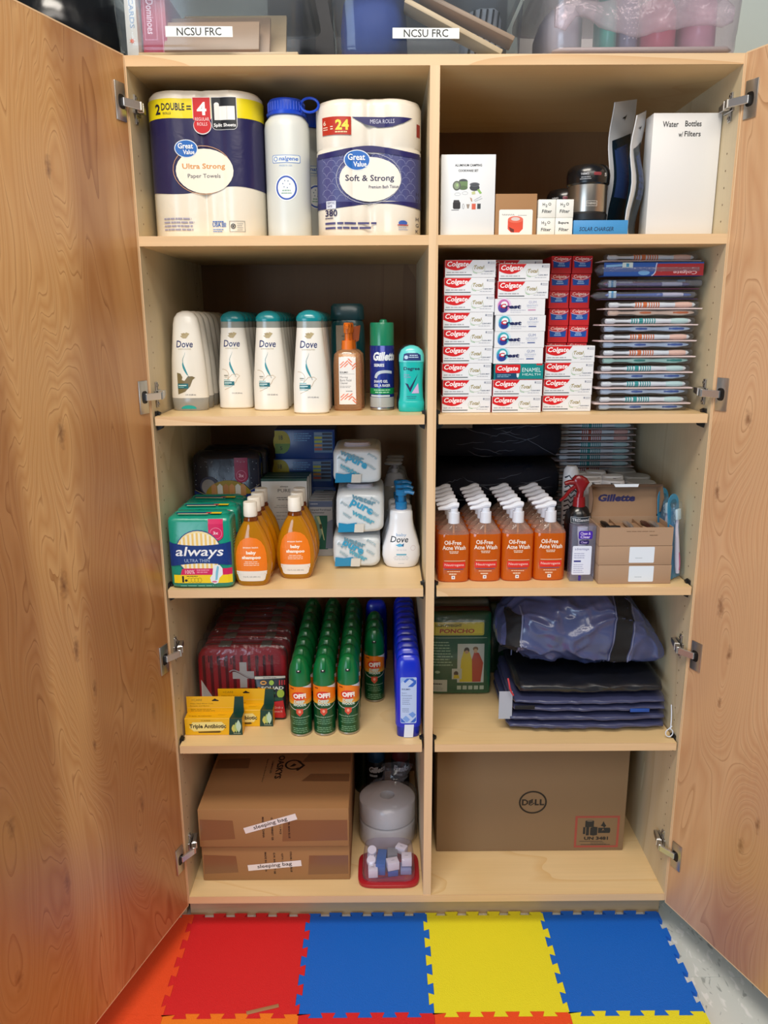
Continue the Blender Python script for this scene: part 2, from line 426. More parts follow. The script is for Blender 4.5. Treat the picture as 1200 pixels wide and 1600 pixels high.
# ------------------------------------------------ room shell
def structure(o): o['kind'] = 'structure'; return o
mb = MB(); mb.box(-3000, 620, -20, 3000, 720, 2900, M('e6eee6', .8, bump=.1)); wb = structure(mb.build('wall_back', smooth=0))
mb = MB(); mb.box(-3000, -4000, -40, 3000, 620, -2.5, M('6f7478', .8)); floor = structure(mb.build('floor', smooth=0))
mb = MB(); mb.box(620, 610, 0, 3000, 620, 100, M('3b3a3c', .6)); structure(mb.build('baseboard_back', smooth=0))
VCT = [speckle('vinyl_a', 'd6dad8', 'a4a9a8', 'eceeec'), speckle('vinyl_b', 'd1d6d4', '9ca2a2', 'e8ecea', 60), speckle('vinyl_c', 'd9dcd8', 'a8aca9', 'eeeeec', 50)]
tm = []
for m_ in VCT:
    mb = MB(); mb.box(.4, .4, -2.5, 304.4, 304.4, 0, m_); tm.append(mb.mesh('floor_tile', smooth=0, bevel=.4, seg=1))
for i in range(-5, 6):
    for j in range(-6, 3):
        x, y = 470+304.8*i, -131-304.8*3+304.8*j+304.8*3
        if y+305 > 620: continue
        o = bpy.data.objects.new('floor_tile', random.choice(tm)); C.objects.link(o); o.parent = floor; o.location = (x*.001, y*.001, 0)

# ------------------------------------------------ interlocking foam mats
RED, BLU, YEL, ORA, ORB = (M(c, .55, bump=.35, bscale=420.) for c in ('dc2024', '0768d4', 'f0e626', 'f4501e', 'f8801a'))
def edge_pts(p, q, flip):
    """shared zigzag line from p to q"""
    out = []; n = 11; d = 6.5; p, q = Vector(p), Vector(q); t = (q-p)/n; nn = Vector((-t.y, t.x)).normalized()
    out.append(tuple(p))
    for k in range(n):
        s = 1 if (k % 2 == 0) == flip else -1
        if k == 0 or k == n-1: s *= .55
        w0 = .10 if k else .0
        w1 = .10 if k < n-1 else .0
        out.append(tuple(p+t*(k-w0)+nn*d*s)); out.append(tuple(p+t*(k+1+w1)+nn*d*s))
    out.append(tuple(q)); return out
def mat_tile(i, j, m, label, hole=False):
    X0, Y0 = 0+300*i, 61-300*j-300
    a = (X0, Y0); b = (X0+300, Y0); c = (X0+300, Y0+300); d = (X0, Y0+300)
    lo = edge_pts(a, b, True); hi = edge_pts(d, c, True); le = edge_pts(a, d, False); ri = edge_pts(b, c, False)
    pts = lo[:-1]+ri[:-1]+hi[::-1][:-1]+le[::-1][:-1]
    cx, cy = X0+150, Y0+150
    pts = [((x-cx)*.9985, (y-cy)*.9985) for x, y in pts]
    mb = MB(); n = len(pts)
    vs = [(x, y, 0) for x, y in pts]+[(x, y, 12) for x, y in pts]
    tri = [tuple(t) for t in tessellate_polygon([[Vector((x, y, 0)) for x, y in pts]])]
    mb.add(vs, [tuple(reversed(t)) for t in tri]+[tuple(k+n for k in t) for t in tri]+[(k, (k+1) % n, (k+1) % n+n, k+n) for k in range(n)], m)
    o = mb.build('foam_mat', loc=(cx, cy, 0), smooth=0); o['label'] = label; o['category'] = 'floor mat'; o['group'] = 'interlocking foam floor mats'
mat_tile(-2, 0, RED, 'red foam puzzle mat in the row against the cabinet')
mat_tile(-1, 0, BLU, 'blue foam puzzle mat between the red mat and the yellow mat')
mat_tile(0, 0, YEL, 'yellow foam puzzle mat against the cabinet between two blue mats')
mat_tile(1, 0, BLU, 'blue foam puzzle mat at the right end of the row against the cabinet')
mat_tile(-3, 0, ORA, 'orange foam puzzle mat left of the red mat, partly under the left door')
mat_tile(-2, 1, ORB, 'orange foam puzzle mat directly in front of the red mat')
mat_tile(-1, 1, RED, 'red foam puzzle mat directly in front of the blue mat beside the red one')
mat_tile(0, 1, ORA, 'orange-red foam puzzle mat directly in front of the yellow mat')
mat_tile(1, 1, YEL, 'yellow foam puzzle mat in front of the rightmost blue mat')
mat_tile(-3, 1, ORA, 'orange foam puzzle mat under the free edge of the left door')
mat_tile(-3, 2, ORA, 'orange foam puzzle mat two rows out from the cabinet at left')
mat_tile(-2, 2, RED, 'red foam puzzle mat two rows out from the cabinet')
mb = MB(); mb.box(-36, -4.5, 0, 36, 4.5, 2, M('a97b52', .7)); o = mb.build('craft_stick', loc=(-378, -223, 12), bevel=1)
o.rotation_euler = (0, 0, .27); o['label'] = 'flat brown wooden stick lying on the red mat'; o['category'] = 'stick'

# ------------------------------------------------ the cabinet
cab = thing('storage_cabinet', 'tall open maple storage cabinet with two doors swung out and ten compartments', 'cabinet', (0, 0, 0))
for s in (-1, 1):
    mb = MB(); a, b = sorted((s*588, s*609)); mb.box(a, 0, 101, b, 560, 1992, INNER); mb.box(a, -.6, 101, b, 0, 1992, EDGEV)
    mb.box(a, 75, 0, b, 560, 101, KICK)
    p = mb.build('side_panel', cab, smooth=0)
    mb = MB()
    for yy in (37, 480):
        for k in range(52):
            z = 190+32*k
            mb.add([(s*587.7, yy+2*math.cos(t), z+2*math.sin(t)) for t in [math.pi*2*q/8 for q in range(8)]], [tuple(range(8))], M('6a4c30', .8))
    mb.build('pin_holes', p, smooth=0)['kind'] = 'stuff'
mb = MB(); mb.box(-609, 1, 1973, 609, 560, 1992, SHELF); mb.box(-609, 0, 1973, 609, 1, 1992, EDGE); mb.build('top_panel', cab, smooth=0)
mb = MB(); mb.box(-588, 1, 101, 588, 560, 120, SHELF); mb.box(-588, -1, 101, 588, 1, 120, EDGE); mb.build('bottom_panel', cab, smooth=0)
mb = MB(); mb.box(-9.5, 1, 120, 9.5, 546, 1973, INNER); mb.box(-9.5, 0, 120, 9.5, 1, 1973, EDGEV); mb.build('divider', cab, smooth=0)
mb = MB(); mb.box(-588, 546, 120, 588, 552, 1973, BACK); mb.build('back_panel', cab, smooth=0)
mb = MB(); mb.box(-588, 75, 0, 588, 90, 101, KICK); mb.build('toe_kick', cab, smooth=0)
def shelf(x0, x1, z, clips=True):
    mb = MB(); mb.box(x0, 1, z-19, x1, 540, z, SHELF); mb.box(x0, -.6, z-19, x1, 1, z, EDGE)
    p = mb.build('shelf', cab, smooth=0)
    if clips:
        for xe, sg in ((x0, 1), (x1, -1)):
            mb = MB(); q = xe-sg*3.5
            mb.prism([(q, z-19.3), (q+sg*16, z-19.3), (q+sg*11, z-28), (q+sg*2, z-32)], 18, 34, BLK)
            mb.prism([(q, z-19.3), (q, z+9), (q+sg*4, z+8), (q+sg*3, z-19.3)], 16, 34, BLK)
            mb.prism([(q, z+.2), (q, z+9), (q+sg*9, z+6), (q+sg*7, z+.2)], 22, 32, BLK)
            mb.build('shelf_clip', p, smooth=0)
Z1, Z2, Z3, Z4, Z0 = 1667., 1307., 921.5, 534.5, 120.
shelf(-588, -9.5, Z1, False); shelf(9.5, 588, Z1, False)
for z in (Z2, Z3, Z4): shelf(-583.5, -15, z); shelf(15, 583.5, z)
Z1, Z2, Z3, Z4, Z0 = (z+.5 for z in (Z1, Z2, Z3, Z4, Z0))      # things stand a hair above the boards
def bar(mb, p, q, w_, h, m, h2=None):
    p, q = Vector(p), Vector(q); d = (q-p).normalized(); n = Vector((-d.y, d.x, 0)).normalized(); u = Vector((0, 0, 1)); h2 = h2 or h
    vs = [p+n*a*w_/2+u*b*h/2 for a in (-1, 1) for b in (-1, 1)]+[q+n*a*w_/2+u*b*h2/2 for a in (-1, 1) for b in (-1, 1)]
    mb.add(vs, [(0, 1, 3, 2), (4, 6, 7, 5), (0, 4, 5, 1), (2, 3, 7, 6), (0, 2, 6, 4), (1, 5, 7, 3)], m)
for s, ang, mat, nm in ((-1, .3236, DOORL, 'left'), (1, .40, DOORR, 'right')):
    d = Vector((s*math.sin(ang), -math.cos(ang), 0)); th = math.atan2(d.y, d.x)
    ya, yb = sorted((0, 19*s))
    A = Vector((s*590, -4, 98))
    dr = MB(); dr.box(2.5, ya, 2.5, 597, yb, 1892, mat)
    do = dr.build('door', cab, smooth=0); do.location = A*.001; do.rotation_euler = (0, 0, th)
    do['label'] = 'open %s door, inside face showing knotty reddish wood veneer' % nm
    e = MB(); yo, yi = (ya-.2, yb+.2)
    e.box(0, yo, 0, 2.5, yi, 1894.5, BAND); e.box(597, yo, 0, 599.5, yi, 1894.5, BAND); e.box(2.5, yo, 0, 597, yi, 2.5, BAND); e.box(2.5, yo, 1892, 597, yi, 1894.5, BAND)
    e.build('edge_banding', do, smooth=0)
    n = Vector((-d.y, d.x, 0))*(1 if s < 0 else -1)          # towards the inside face
    for zc in (1808, 1252, 668, 148):
        h = MB(); f0, f1 = (0, 3) if s < 0 else (-3, 0)
        h.box(8, f0, zc-34, 38, f1, zc+34, STEEL)
        pl = h.build('hinge_plate', do, bevel=1.2)
        h = MB(); g = 3.2 if s < 0 else -3.2
        h.loft([(0, 10, 13, 3, 21, zc), (g, 10, 13, 3, 21, zc)], M('2a2725', .4, .6), 20, axis='y'); h.build('hinge_cup', do)
        z = A.z+zc; c0 = A+d*21+n*5; c0.z = z; wl = s*588
        h = MB()
        p1 = (wl-s*18, 6, z); h.box(0, 0, 0, 0, 0, 0, CHROME) if False else None
        bar(h, c0, p1, 6, 15, CHROME)
        bar(h, p1, (wl-s*15, 24, z+1), 10, 16, STEEL); bar(h, (wl-s*15, 24, z+1), (wl-s*14, 28, z+1), 13, 17, M('f0ece6', .3, .5))
        bar(h, (wl-s*14, 28, z+1), (wl-s*9, 66, z+2), 9, 17, STEEL, 11)
        h.box(*sorted((wl, wl-s*5)) [0:1], 20, z-9, sorted((wl, wl-s*5))[1], 62, z+9, M('8f8b84', .4, .8))
        h.box(min(wl, wl-s*4), 30, z-27, max(wl, wl-s*4), 42, z+27, M('9a958d', .4, .8))
        for q in (-20, 20): h.loft([(wl, 5, 5, 2, 36, z+q), (wl-s*6, 4, 4, 2, 36, z+q)], DARKM, 12, axis='x')
        h.build('hinge_arm', cab, bevel=.8, seg=1)

# neighbour cabinet behind the left door: carries the black bag
nb = thing('closed_cabinet', 'closed maple cabinet standing left behind the open left door', 'cabinet', (-930, 0, 0))
mb = MB(); mb.box(-310, 20, 101, 310, 560, 1992, INNER); mb.box(-310, 80, 0, 310, 560, 101, KICK); mb.build('carcass', nb, smooth=0)
for s in (-1, 1):
    mb = MB(); mb.box(min(s*2, s*309), 1, 104, max(s*2, s*309), 19.5, 1988, DOORL); dd = mb.build('door', nb, smooth=0)
    mb = MB(); mb.tube([(s*30, 1, 1050), (s*30, -25, 1055), (s*30, -25, 1145), (s*30, 1, 1150)], 4, STEEL); mb.build('door_handle', dd)
# ================================================= row 1, left
WHT = M('eeeae2', .55); PAPER = M('efe9dc', .7)
def two_roll(r, k=.95, n=84):
    """outline of two film-wrapped rolls side by side, front at -r"""
    pts = []
    for i in range(n):                                  # front, left to right
        u = -2*r*math.cos(math.pi*i/n)
        y = math.sqrt(max(r*r-(abs(u)-r)**2, 0)); y = max(y, k*r if abs(u) < r else 0)-5*math.exp(-(u/8)**2); pts.append((u, -y))
    for i in range(n):
        u = 2*r*math.cos(math.pi*i/n)
        y = math.sqrt(max(r*r-(abs(u)-r)**2, 0)); y = max(y, k*r if abs(u) < r else 0)-5*math.exp(-(u/8)**2); pts.append((u, y))
    return pts
def rollfront(r, k=.95):
    def f(u, v, o):
        q = min(abs(u), 1.985*r); y = math.sqrt(max(r*r-(q-r)**2, 0)); y = max(y, k*r if q < r else 0)
        return (u, -y-o, v)
    return f
def gv_text(cx, cz, k=1.): return [T('Great', cx-1*k, cz+5*k, 30*k, 10.5*k, 'f4f6f8', .02), T('Value', cx+5*k, cz-6.5*k, 23*k, 8.5*k, 'f4f6f8', .02)]
def great_value(cx, cz, k=1.): return [E(cx, cz, 23*k, 17*k, 'e8eef4'), E(cx, cz, 21.5*k, 15.5*k, '1f66b8')]
FILM = M('efe7d6', .3, 0, .25, .25, 30)
# paper towels
pt = thing('paper_towel_pack', 'two-roll paper towel pack with navy and yellow wrapper on the top left shelf', 'paper towels', (-461, 104, Z1))
r = 58; ol = two_roll(r); f = rollfront(r)
mb = MB(); mb.outline(ol, [(0, .97), (4, 1), (258, 1), (270, .985), (277, .93), (279, .8)], FILM); mb.build('wrapped_rolls', pt, smooth=50)
def navy_band(name, par, ol, bot, topz, mat, k=1.006):
    mb = MB(); n = len(ol); vs = [(x*k, y*k-(.3 if y < 0 else -.3), bot(x)) for x, y in ol]+[(x*k, y*k-(.3 if y < 0 else -.3), topz) for x, y in ol]
    mb.add(vs, [(a, (a+1) % n, (a+1) % n+n, a+n) for a in range(n)], mat); return mb.build(name, par, smooth=50)
NAVY = M('231f4c', .3, 0, .3, .25, 30)
navy_band('wrapper_band', pt, ol, lambda x: 92+7*math.sin(x/38), 226, NAVY)
navy_band('wrapper_band', pt, ol, lambda x: 226, 262, M('e8d412', .35, 0, .3, .2, 30), 1.007)
S = [T('2', -86, 243, 11, 19, '1e1a30', .03), T('DOUBLE', -55, 247, 46, 13, '1e1a30', .015), T('ROLLS', -67, 235, 16, 4, '1e1a30'), R(-28, 247, -19, 249, '1e1a30'), R(-28, 242, -19, 244, '1e1a30'),
     R(-16, 224, 20, 264, 'f0e8e8'), E(2, 212, 18, 16, 'f0e8e8'), R(-15, 222, 19, 263, 'c4161c'), E(2, 213, 17, 15, 'c4161c'), T('4', 2, 243, 19, 24, 'f6f2f0', .03), T('REGULAR', 2, 224, 28, 6, 'f0d8d8'), T('ROLLS', 2, 215, 20, 6, 'f0d8d8'),
     R(21, 218, 72, 264, 'e6e6ea'), RR(21, 204, 72, 232, 9, 'e6e6ea'), R(22, 216, 71, 263, '17191f'), RR(22, 205, 71, 230, 8, '17191f'), R(28, 222, 68, 247, 'eceae6'), E(32, 250, 5, 4, 'eceae6'), R(27, 222, 37, 250, 'e4e0da'), R(52, 222, 52.6, 247, 'b8b4ae'), P([(57, 240), (68, 247), (68, 222), (57, 222)], 'f4f2ee'), T('Split Sheets', 47, 212, 44, 8, 'f2f2f2', .02),
     RG(-2, 130, 60, 46, 1.2, 'c99873'), E(2, 128, 58, 42, 'f1ead8'), great_value(-33, 170), T('Ultra Strong', 0, 136, 86, 13, 'd9954e', .02), T('Paper Towels', 0, 118, 66, 10, '2a2648'),
     BARS(0, 38, 66, 4, 7, 3, '9c98ae', left=-88), T('USA', 20, 26, 17, 8, '2b62b4', .02), BARS(0, 32, 26, 1, 6, 2.2, '2b62b4', left=12), BARS(0, 17, 26, 2, 4, 1.6, '5f86c4', left=12), R(30, 22, 39, 23.5, '2b62b4'), R(30, 25, 39, 26.5, '2b62b4'), R(30, 28, 39, 29.5, '2b62b4'),
     FR(46, 12, 78, 33, .8, '6a6a6a'), RG(54, 23, 5, 5, 1.6, '2a2a2a'), E(54, 23, 2, 2, '2a2a2a'), BARS(0, 28, 14, 4, 4, 1, '8a8a8a', left=62)]
decal('front_print', S, f, pt, 3, .35, base=1.7, step=.3)
decal('logo_lettering', gv_text(-33, 170), f, pt, 5, .35, base=3.4)
# nalgene bottle
NAL = CLEAR('e8ecea', .82, .35, 'e9ece6')
nb_ = thing('water_bottle', 'translucent white wide water bottle with blue screw cap beside the paper towels', 'bottle', (-296, 92, Z1))
sec = [(0, 40, 40), (3, 45, 45), (8, 46, 46), (212, 46, 46), (224, 44, 44), (232, 38, 38), (236, 35, 35)]
mb = MB(); mb.loft(sec, NAL, 40); mb.build('body', nb_)
CAPB = M('1648c8', .35)
mb = MB(); mb.loft([(236, 40, 40), (240, 41, 41), (241, 37, 37), (243, 37.5, 37.5), (262, 37, 37), (266, 34, 34)], CAPB, 40)
for k in range(36): t = k*math.pi/18; mb.box(37*math.cos(t)-1, 37*math.sin(t)-1, 244, 37*math.cos(t)+1, 37*math.sin(t)+1, 260, CAPB)
mb.build('screw_cap', nb_)
mb = MB(); mb.tube([(32, -22, 252)]+[(50+18*math.cos(t), -31, 252+13*math.sin(t)) for t in [math.radians(q) for q in range(150, -200, -20)]]+[(33, -22, 240)], 2.6, CAPB); mb.build('cap_strap', nb_)
decal('body_print', [RR(-27, 143, 29, 158, 3, '3a78c8'), RR(-26, 144, 28, 157, 2.5, 'e4e8e2'), E(-20, 150.5, 4, 4.5, '3a78c8'), E(-20, 150.5, 2.8, 3.2, 'e4e8e2'), T('nalgene', 6, 150, 38, 10, '2f6cc4', .02, .2), T('MADE IN USA', 0, 138, 26, 3, '7a9ccc'),
      E(0, 96, 23, 25, 'eef0f2'), RG(0, 96, 21, 23, 3.2, '2a52b0'), [E(7*math.cos(k), 103+7*math.sin(k), 1.4, 1.4, '8fa0b4') for k in range(6)], BARS(0, 91, 22, 2, 5, 2.4, '8fb0a0')], lfr(sec), nb_, 4, .4, step=.1)
b2 = dup(nb_, 'second translucent bottle with blue cap, in shadow behind the front water bottle', (-266, 205, Z1), rz=.5, group='wide water bottles')
nb_['group'] = 'wide water bottles'
# bath tissue
tp = thing('bath_tissue_pack', 'six-roll bath tissue pack with purple scalloped wrapper beside the divider', 'toilet paper', (-129, 92, Z1))
r = 53.5; ol = two_roll(r, .92); f = rollfront(r, .92)
mb = MB(); mb.outline(ol, [(0, .95), (5, 1), (82, 1), (85, .985), (88, 1), (166, 1), (169, .985), (172, 1), (246, 1), (256, .96), (260, .85)], M('e8dfd0', .32, 0, .25, .2, 35)); mb.build('wrapped_rolls', tp, smooth=50)
navy_band('wrapper_band', tp, ol, lambda x: 66+4*math.sin(x/40+1), 158, M('4a4d80', .32, 0, .3, .15, 30), 1.005)
navy_band('wrapper_band', tp, ol, lambda x: 60+5*math.sin(x/34+1), 68, M('231f5c', .32, 0, .3), 1.009)
arcs = [LN([(x+9*math.cos(t), z+9*math.sin(t)) for t in [math.pi*q/8 for q in range(9)]], .7, '8d90b4') for i, z in enumerate(range(72, 152, 11)) for x in range(-95+(i % 2)*10, 100, 20)]
decal('scallop_print', arcs, f, tp, 6, .35, base=1.0, step=.004)
S = [P([(x, 156+5*math.cos(x/30)) for x in range(-104, 105, 8)]+[(x, 167+6*math.cos(x/30)) for x in range(104, -105, -8)], '231f5c'), R(-92, 193, -34, 226, 'b8301c'), T('6', -87, 215, 5, 8, 'f4e8d0'), BARS(0, 207, 10, 2, 4, 1.6, 'f0d8c0', left=-90), T('= ', -73, 206, 5, 6, 'f4e8d0'), T('24', -52, 211, 27, 19, 'f2da4a', .04), BARS(0, 198, 28, 1, 4, 2, 'f2e0b0', left=-66),
     P([(-33, 226), (88, 224), (70, 214), (48, 207), (20, 206), (-6, 212), (-20, 219)], '231f5c'), T('MEGA ROLLS', 28, 217, 48, 7.5, 'c9c9dc'),
     RG(0, 112, 66, 48, .9, 'b8b8c8'), E(3, 110, 62, 42, 'ece6da'), great_value(-23, 146, 1.15), T('Soft & Strong', 2, 111, 98, 15, '1f1b48', .012), T('Premium Bath Tissue', 30, 96, 60, 6, '3a3658', .01),
     R(-87, 55, -67, 70, 'd8dce8'), T('SEPTIC', -77, 66, 16, 4, '2a2a68'), T('SAFE', -80, 60, 10, 4, '2a2a68'), R(-100, 58, -88, 68, '2a2a68'), T('380', -77, 47, 25, 13, '22204e', .02), BARS(0, 37, 24, 1, 4, 2, '33305a', left=-90), BARS(0, 27, 122, 1, 7, 4, '4c4a78', left=-90), BARS(0, 18, 124, 1, 7, 4, '4c4a78', left=-90),
     E(69, 27, 9, 5, '3d5fae'), R(58, 22, 80, 24, 'b04848'), BARS(0, 18, 20, 2, 4, 1.4, '9098b8', left=60)]
decal('front_print', S, f, tp, 2.4, .35, base=1.9, step=.42)
decal('logo_lettering', gv_text(-23, 146, 1.15), f, tp, 5, .35, base=4.4)
decal('side_print', [R(97, 192, 104, 216, '9c2c20'), [T(c, 99, z, 6, 7, '2a2640') for c, z in zip('HHDHGK', (84, 72, 60, 36, 24, 12))]], f, tp, 4, base=1.5)

# ================================================= row 1, right
def carton(name, label, cat, x0, x1, y0, z0, h, d, m, prints=(), group=None, bevel=.8, rz=0, pname='front_print', top_p=None):
    w2 = (x1-x0)/2
    t = thing(name, label, cat, ((x0+x1)/2, y0+d/2, z0), rz, group)
    mb = MB(); mb.box(-w2, -d/2, 0, w2, d/2, h, m); mb.build('carton', t, bevel=bevel)
    if prints: decal(pname, prints, fr(-d/2), t, None, .4)
    if top_p: decal('top_print', top_p, top(h), t, None, .4)
    return t
WB = M('e6e8ea', .4)
G = '7c8088'
cook = [T('ALUMINUM CAMPING', 0, 134, 54, 4.6, '3a3c42', .03), T('COOKWARE SET', 0, 124, 40, 4.6, '3a3c42', .03), E(-10, 104, 9, 4.5, '4a4e54'), R(-19, 92, -1, 104, '6d8a5c'), E(-10, 92, 9, 4, '5c7450'), E(-23, 96, 8, 9, '5d635c'), E(-23, 96, 5.5, 6.5, '8c9c80'), E(-22, 97, 2, 3, 'a9c88a'),
        E(13, 92, 10, 6, '3c4046'), E(13, 98, 10, 4, '6a6e76'), E(13, 97.6, 8, 3, '484c52'), P([(18, 88), (22, 90), (28, 82), (24, 80)], '8cb860'), P([(7, 84), (14, 86), (15, 80), (8, 79)], 'c4c890'), RG(-21, 80, 6, 3, .6, 'b0b4b8'), RG(-6, 82, 6, 3, .6, 'b0b4b8'), LN([(12, 68), (27, 76)], 1, 'a8acb4'), LN([(14, 66), (29, 72)], 1, 'a8acb4'), P([(4, 74), (8, 72), (9, 66), (7, 66)], 'b48c70'),
        RR(-30, 52, -15, 66, 3, '2a282c'), RR(-29, 64, -17, 69, 2, '3a383c'), LN([(-33, 50), (-18, 50)], 1.2, '6a686c'), RG(-9, 57, 2, 5, .7, '7a7c80'), P([(-3, 61), (4, 61), (2, 53), (-1, 53)], '9a8c80'), R(8, 51, 16, 62, 'd4604a'), R(19, 52, 26, 62, '3a4048')]
carton('cookware_box', 'flat white box printed with a camping cookware set, beside the divider', 'box', 16, 125, 30, Z1, 154, 40, WB, [[tuple_ for tuple_ in cook]])
carton('small_cardboard_box', 'small brown box with white label showing a red round tin', 'box', 127, 211, 34, Z1, 81, 80, cardboard('a67c54'), [RR(-34, .5, 34, 51, 3, 'f0ece6'), LN([(-28+i*1.2, 41+1.6*math.sin(i*2.1)) for i in range(22)], .8, '50504c'), R(4, 39.5, 22, 40.2, '6a6a66'), P([(-16, 32), (15, 32), (15, 14), (8, 7), (-9, 7), (-16, 14)], 'd84c34'), E(-.5, 32, 15.5, 6.5, 'e06a54'), E(-.5, 33, 9, 3.6, 'd8c8c4'), P([(-14, 18), (-3, 13), (-3, 7), (-10, 9)], '6a2a24')])
HW = [('H2O', 0), ('H2O', 0), ('H2O', 0), ('Prepare', 1)]
def flt(nm, label, x0, z0, first, y0=30):
    k = 1 if first == 'H' else 0
    a = [T('H', -7, 25, 4.6, 6, '2a2c30', .015, -.1), T('2', -1.5, 22.5, 3.6, 5, '2a2c30', .015), T('O', 5, 25.5, 6, 5.5, '2a2c30', .015)] if first == 'H' else [T('Bupure', -1, 24.5, 21, 6.5, '2a2c30', .025)]
    return carton(nm, label, 'box', x0, x0+35, y0, z0, 34.5, 60, M('ecece6', .5), a+[T('Filter', 0, 12, 20, 6.5, '2a2c30', .015, .1)], 'small white filter boxes', .6)
flt('filter_box', 'small white box handwritten H2O Filter, bottom left of the block of four', 213, Z1, 'H')
flt('filter_box', 'small white box handwritten Bupure Filter, bottom right of the block of four', 249, Z1, 'B')
flt('filter_box', 'small white box handwritten H2O Filter, top left of the block of four', 213.5, Z1+35, 'H')
flt('filter_box', 'small white box handwritten H2O Filter, top right of the block of four', 249.5, Z1+35, 'H')
carton('solar_charger_box', 'flat bright blue box handwritten SOLAR CHARGER under the steel jar', 'box', 287, 398, 33, Z1, 30, 56, M('3f8fcc', .45), [T('Solar Charger'.upper(), -8, 13, 70, 8, '1c2a4a', .008, .15)])
# insulated jars
SS = M('b6ada2', .28, .95)
def food_jar(label, loc):
    t = thing('food_jar', label, 'jar', loc, 0, 'insulated food jars')
    sec = [(15, 39, 39), (70, 39, 39), (74, 40, 40)]
    mb = MB(); mb.loft([(0, 38, 38), (2, 41, 41), (14, 42, 42), (18, 39.5, 39.5)], M('141416', .45), 40); mb.build('base_ring', t)
    mb = MB(); mb.loft([(16, 39, 39), (20, 40, 40), (72, 40, 40)], SS, 48); mb.build('body', t)
    L = [(70, 40, 40), (73, 43, 43), (90, 44, 44), (100, 42, 42), (108, 36, 36), (111, 25, 25)]
    mb = MB(); mb.loft(L, M('0e0e12', .25, 0, .4), 44); mb.build('lid', t)
    decal('lid_print', [T('THERMOS', -17, 89, 15, 4, 'c8c8cc', .02), BARS(-15, 83, 22, 2, 3.4, 1.3, 'b0b0b4'), RR(0, 86, 16, 92, 2, '8c3a40'), T('5', 26, 88, 5, 6, 'd0d0d0', .02)], lfr(L), t, 4, .3)
    decal('logo', [FR(-11, 28, 11, 38, .6, 'ddd6cc'), T('THERMOS', 0, 33, 18, 4, 'ddd6cc')], lfr([(16, 40, 40), (72, 40, 40)]), t, 4, .3)
    return t
j1 = food_jar('brushed steel insulated food jar with black lid, standing on the blue box', (324, 82, Z1+30.5))
dup(j1, 'second insulated food jar, mostly hidden behind the steel one', (304, 185, Z1), rz=-.4)
# foil pouches
def pouch(label, loc, h, w_, rz, rx, strip):
    t = thing('drink_pouch', label, 'pouch', loc, rz, 'upright white-edged pouches', rot=(0, rx, rz))
    n = 14; fr_ = []; bk = []
    mb = MB()
    for i in range(n+1):
        z = h*i/n; b = 13*math.sin(math.pi*min(i/n*1.25, 1))**.7 if i/n < .8 else 0
        wv = 4*math.sin(i*.8)
        for x in (-w_/2, -w_/4, 0, w_/4, w_/2):
            q = 1-(2*x/w_)**2; zz = z+(x/w_*24 if i == n else 0); fr_.append((x, -b*q-1+wv, zz)); bk.append((x, b*q+1+wv, zz))
    fs = [(5*i+k, 5*i+k+1, 5*i+k+6, 5*i+k+5) for i in range(n) for k in range(4)]
    mb.add(fr_, fs, M('d4d6da', .35, .2)); mb.add(bk, [f_[::-1] for f_ in fs], M('1c3a44', .3))
    N_ = len(fr_); m = M('d0d2d6', .4)
    mb.add(fr_+bk, [(5*i, 5*i+5, 5*i+5+N_, 5*i+N_) for i in range(n)]+[(5*i+4, 5*i+4+N_, 5*i+9+N_, 5*i+9) for i in range(n)], m)
    mb.build('film', t, smooth=60, fixn=True)
    def sf(u, v, o):
        i = v/h*n; b = 13*math.sin(math.pi*min(i/n*1.25, 1))**.7 if i/n < .8 else 0
        return (u, -b*(1-(2*u/w_)**2)-1+4*math.sin(i*.8)-o, v)
    decal('window_print', [P([(-w_/2+8, 6), (w_/2-6, 6), (w_/2-6, h*.80), (-w_/2+8, h*.70)], '14222c'), P([(-w_/2+14, h*.3), (w_/2-26, h*.3), (w_/2-20, h*.72), (-w_/2+14, h*.64)], '2a3d68'), P([(w_/2-20, 12), (w_/2-8, 12), (w_/2-8, h*.74), (w_/2-16, h*.7)], '1f5458')], sf, t, 8, .22, base=.8)
    decal('hang_hole', [P([(0, h*.885), (8, h*.91), (3, h*.865)], '101010'), P([(-6, h*.88), (6, h*.90), (6, h*.89), (-6, h*.87)], '101010')], sf, t, None, base=1.2)
    return t
pouch('tall white pouch with dark window, standing left of the two pouches by the white box', (401, 136, Z1+1), 276, 92, .8, .02, 0)
pouch('shorter white pouch leaning between the tall pouch and the large white box', (421, 88, Z1+1), 242, 68, 1.02, .03, 0)
carton('water_bottle_box', 'large white box handwritten Water Bottles w/ Filters against the right cabinet wall', 'box', 447, 586, 72, Z1, 238, 48, M('e4e2e0', .35), [T('Water', -34, 217, 32, 11, '222', .016), T('Bottles', 12, 218, 33, 11, '222', .016), T('w/', -12, 198, 9, 10, '222', .016), T('Filters', 12, 199, 33, 10, '222', .016)], bevel=1.2, rz=0)

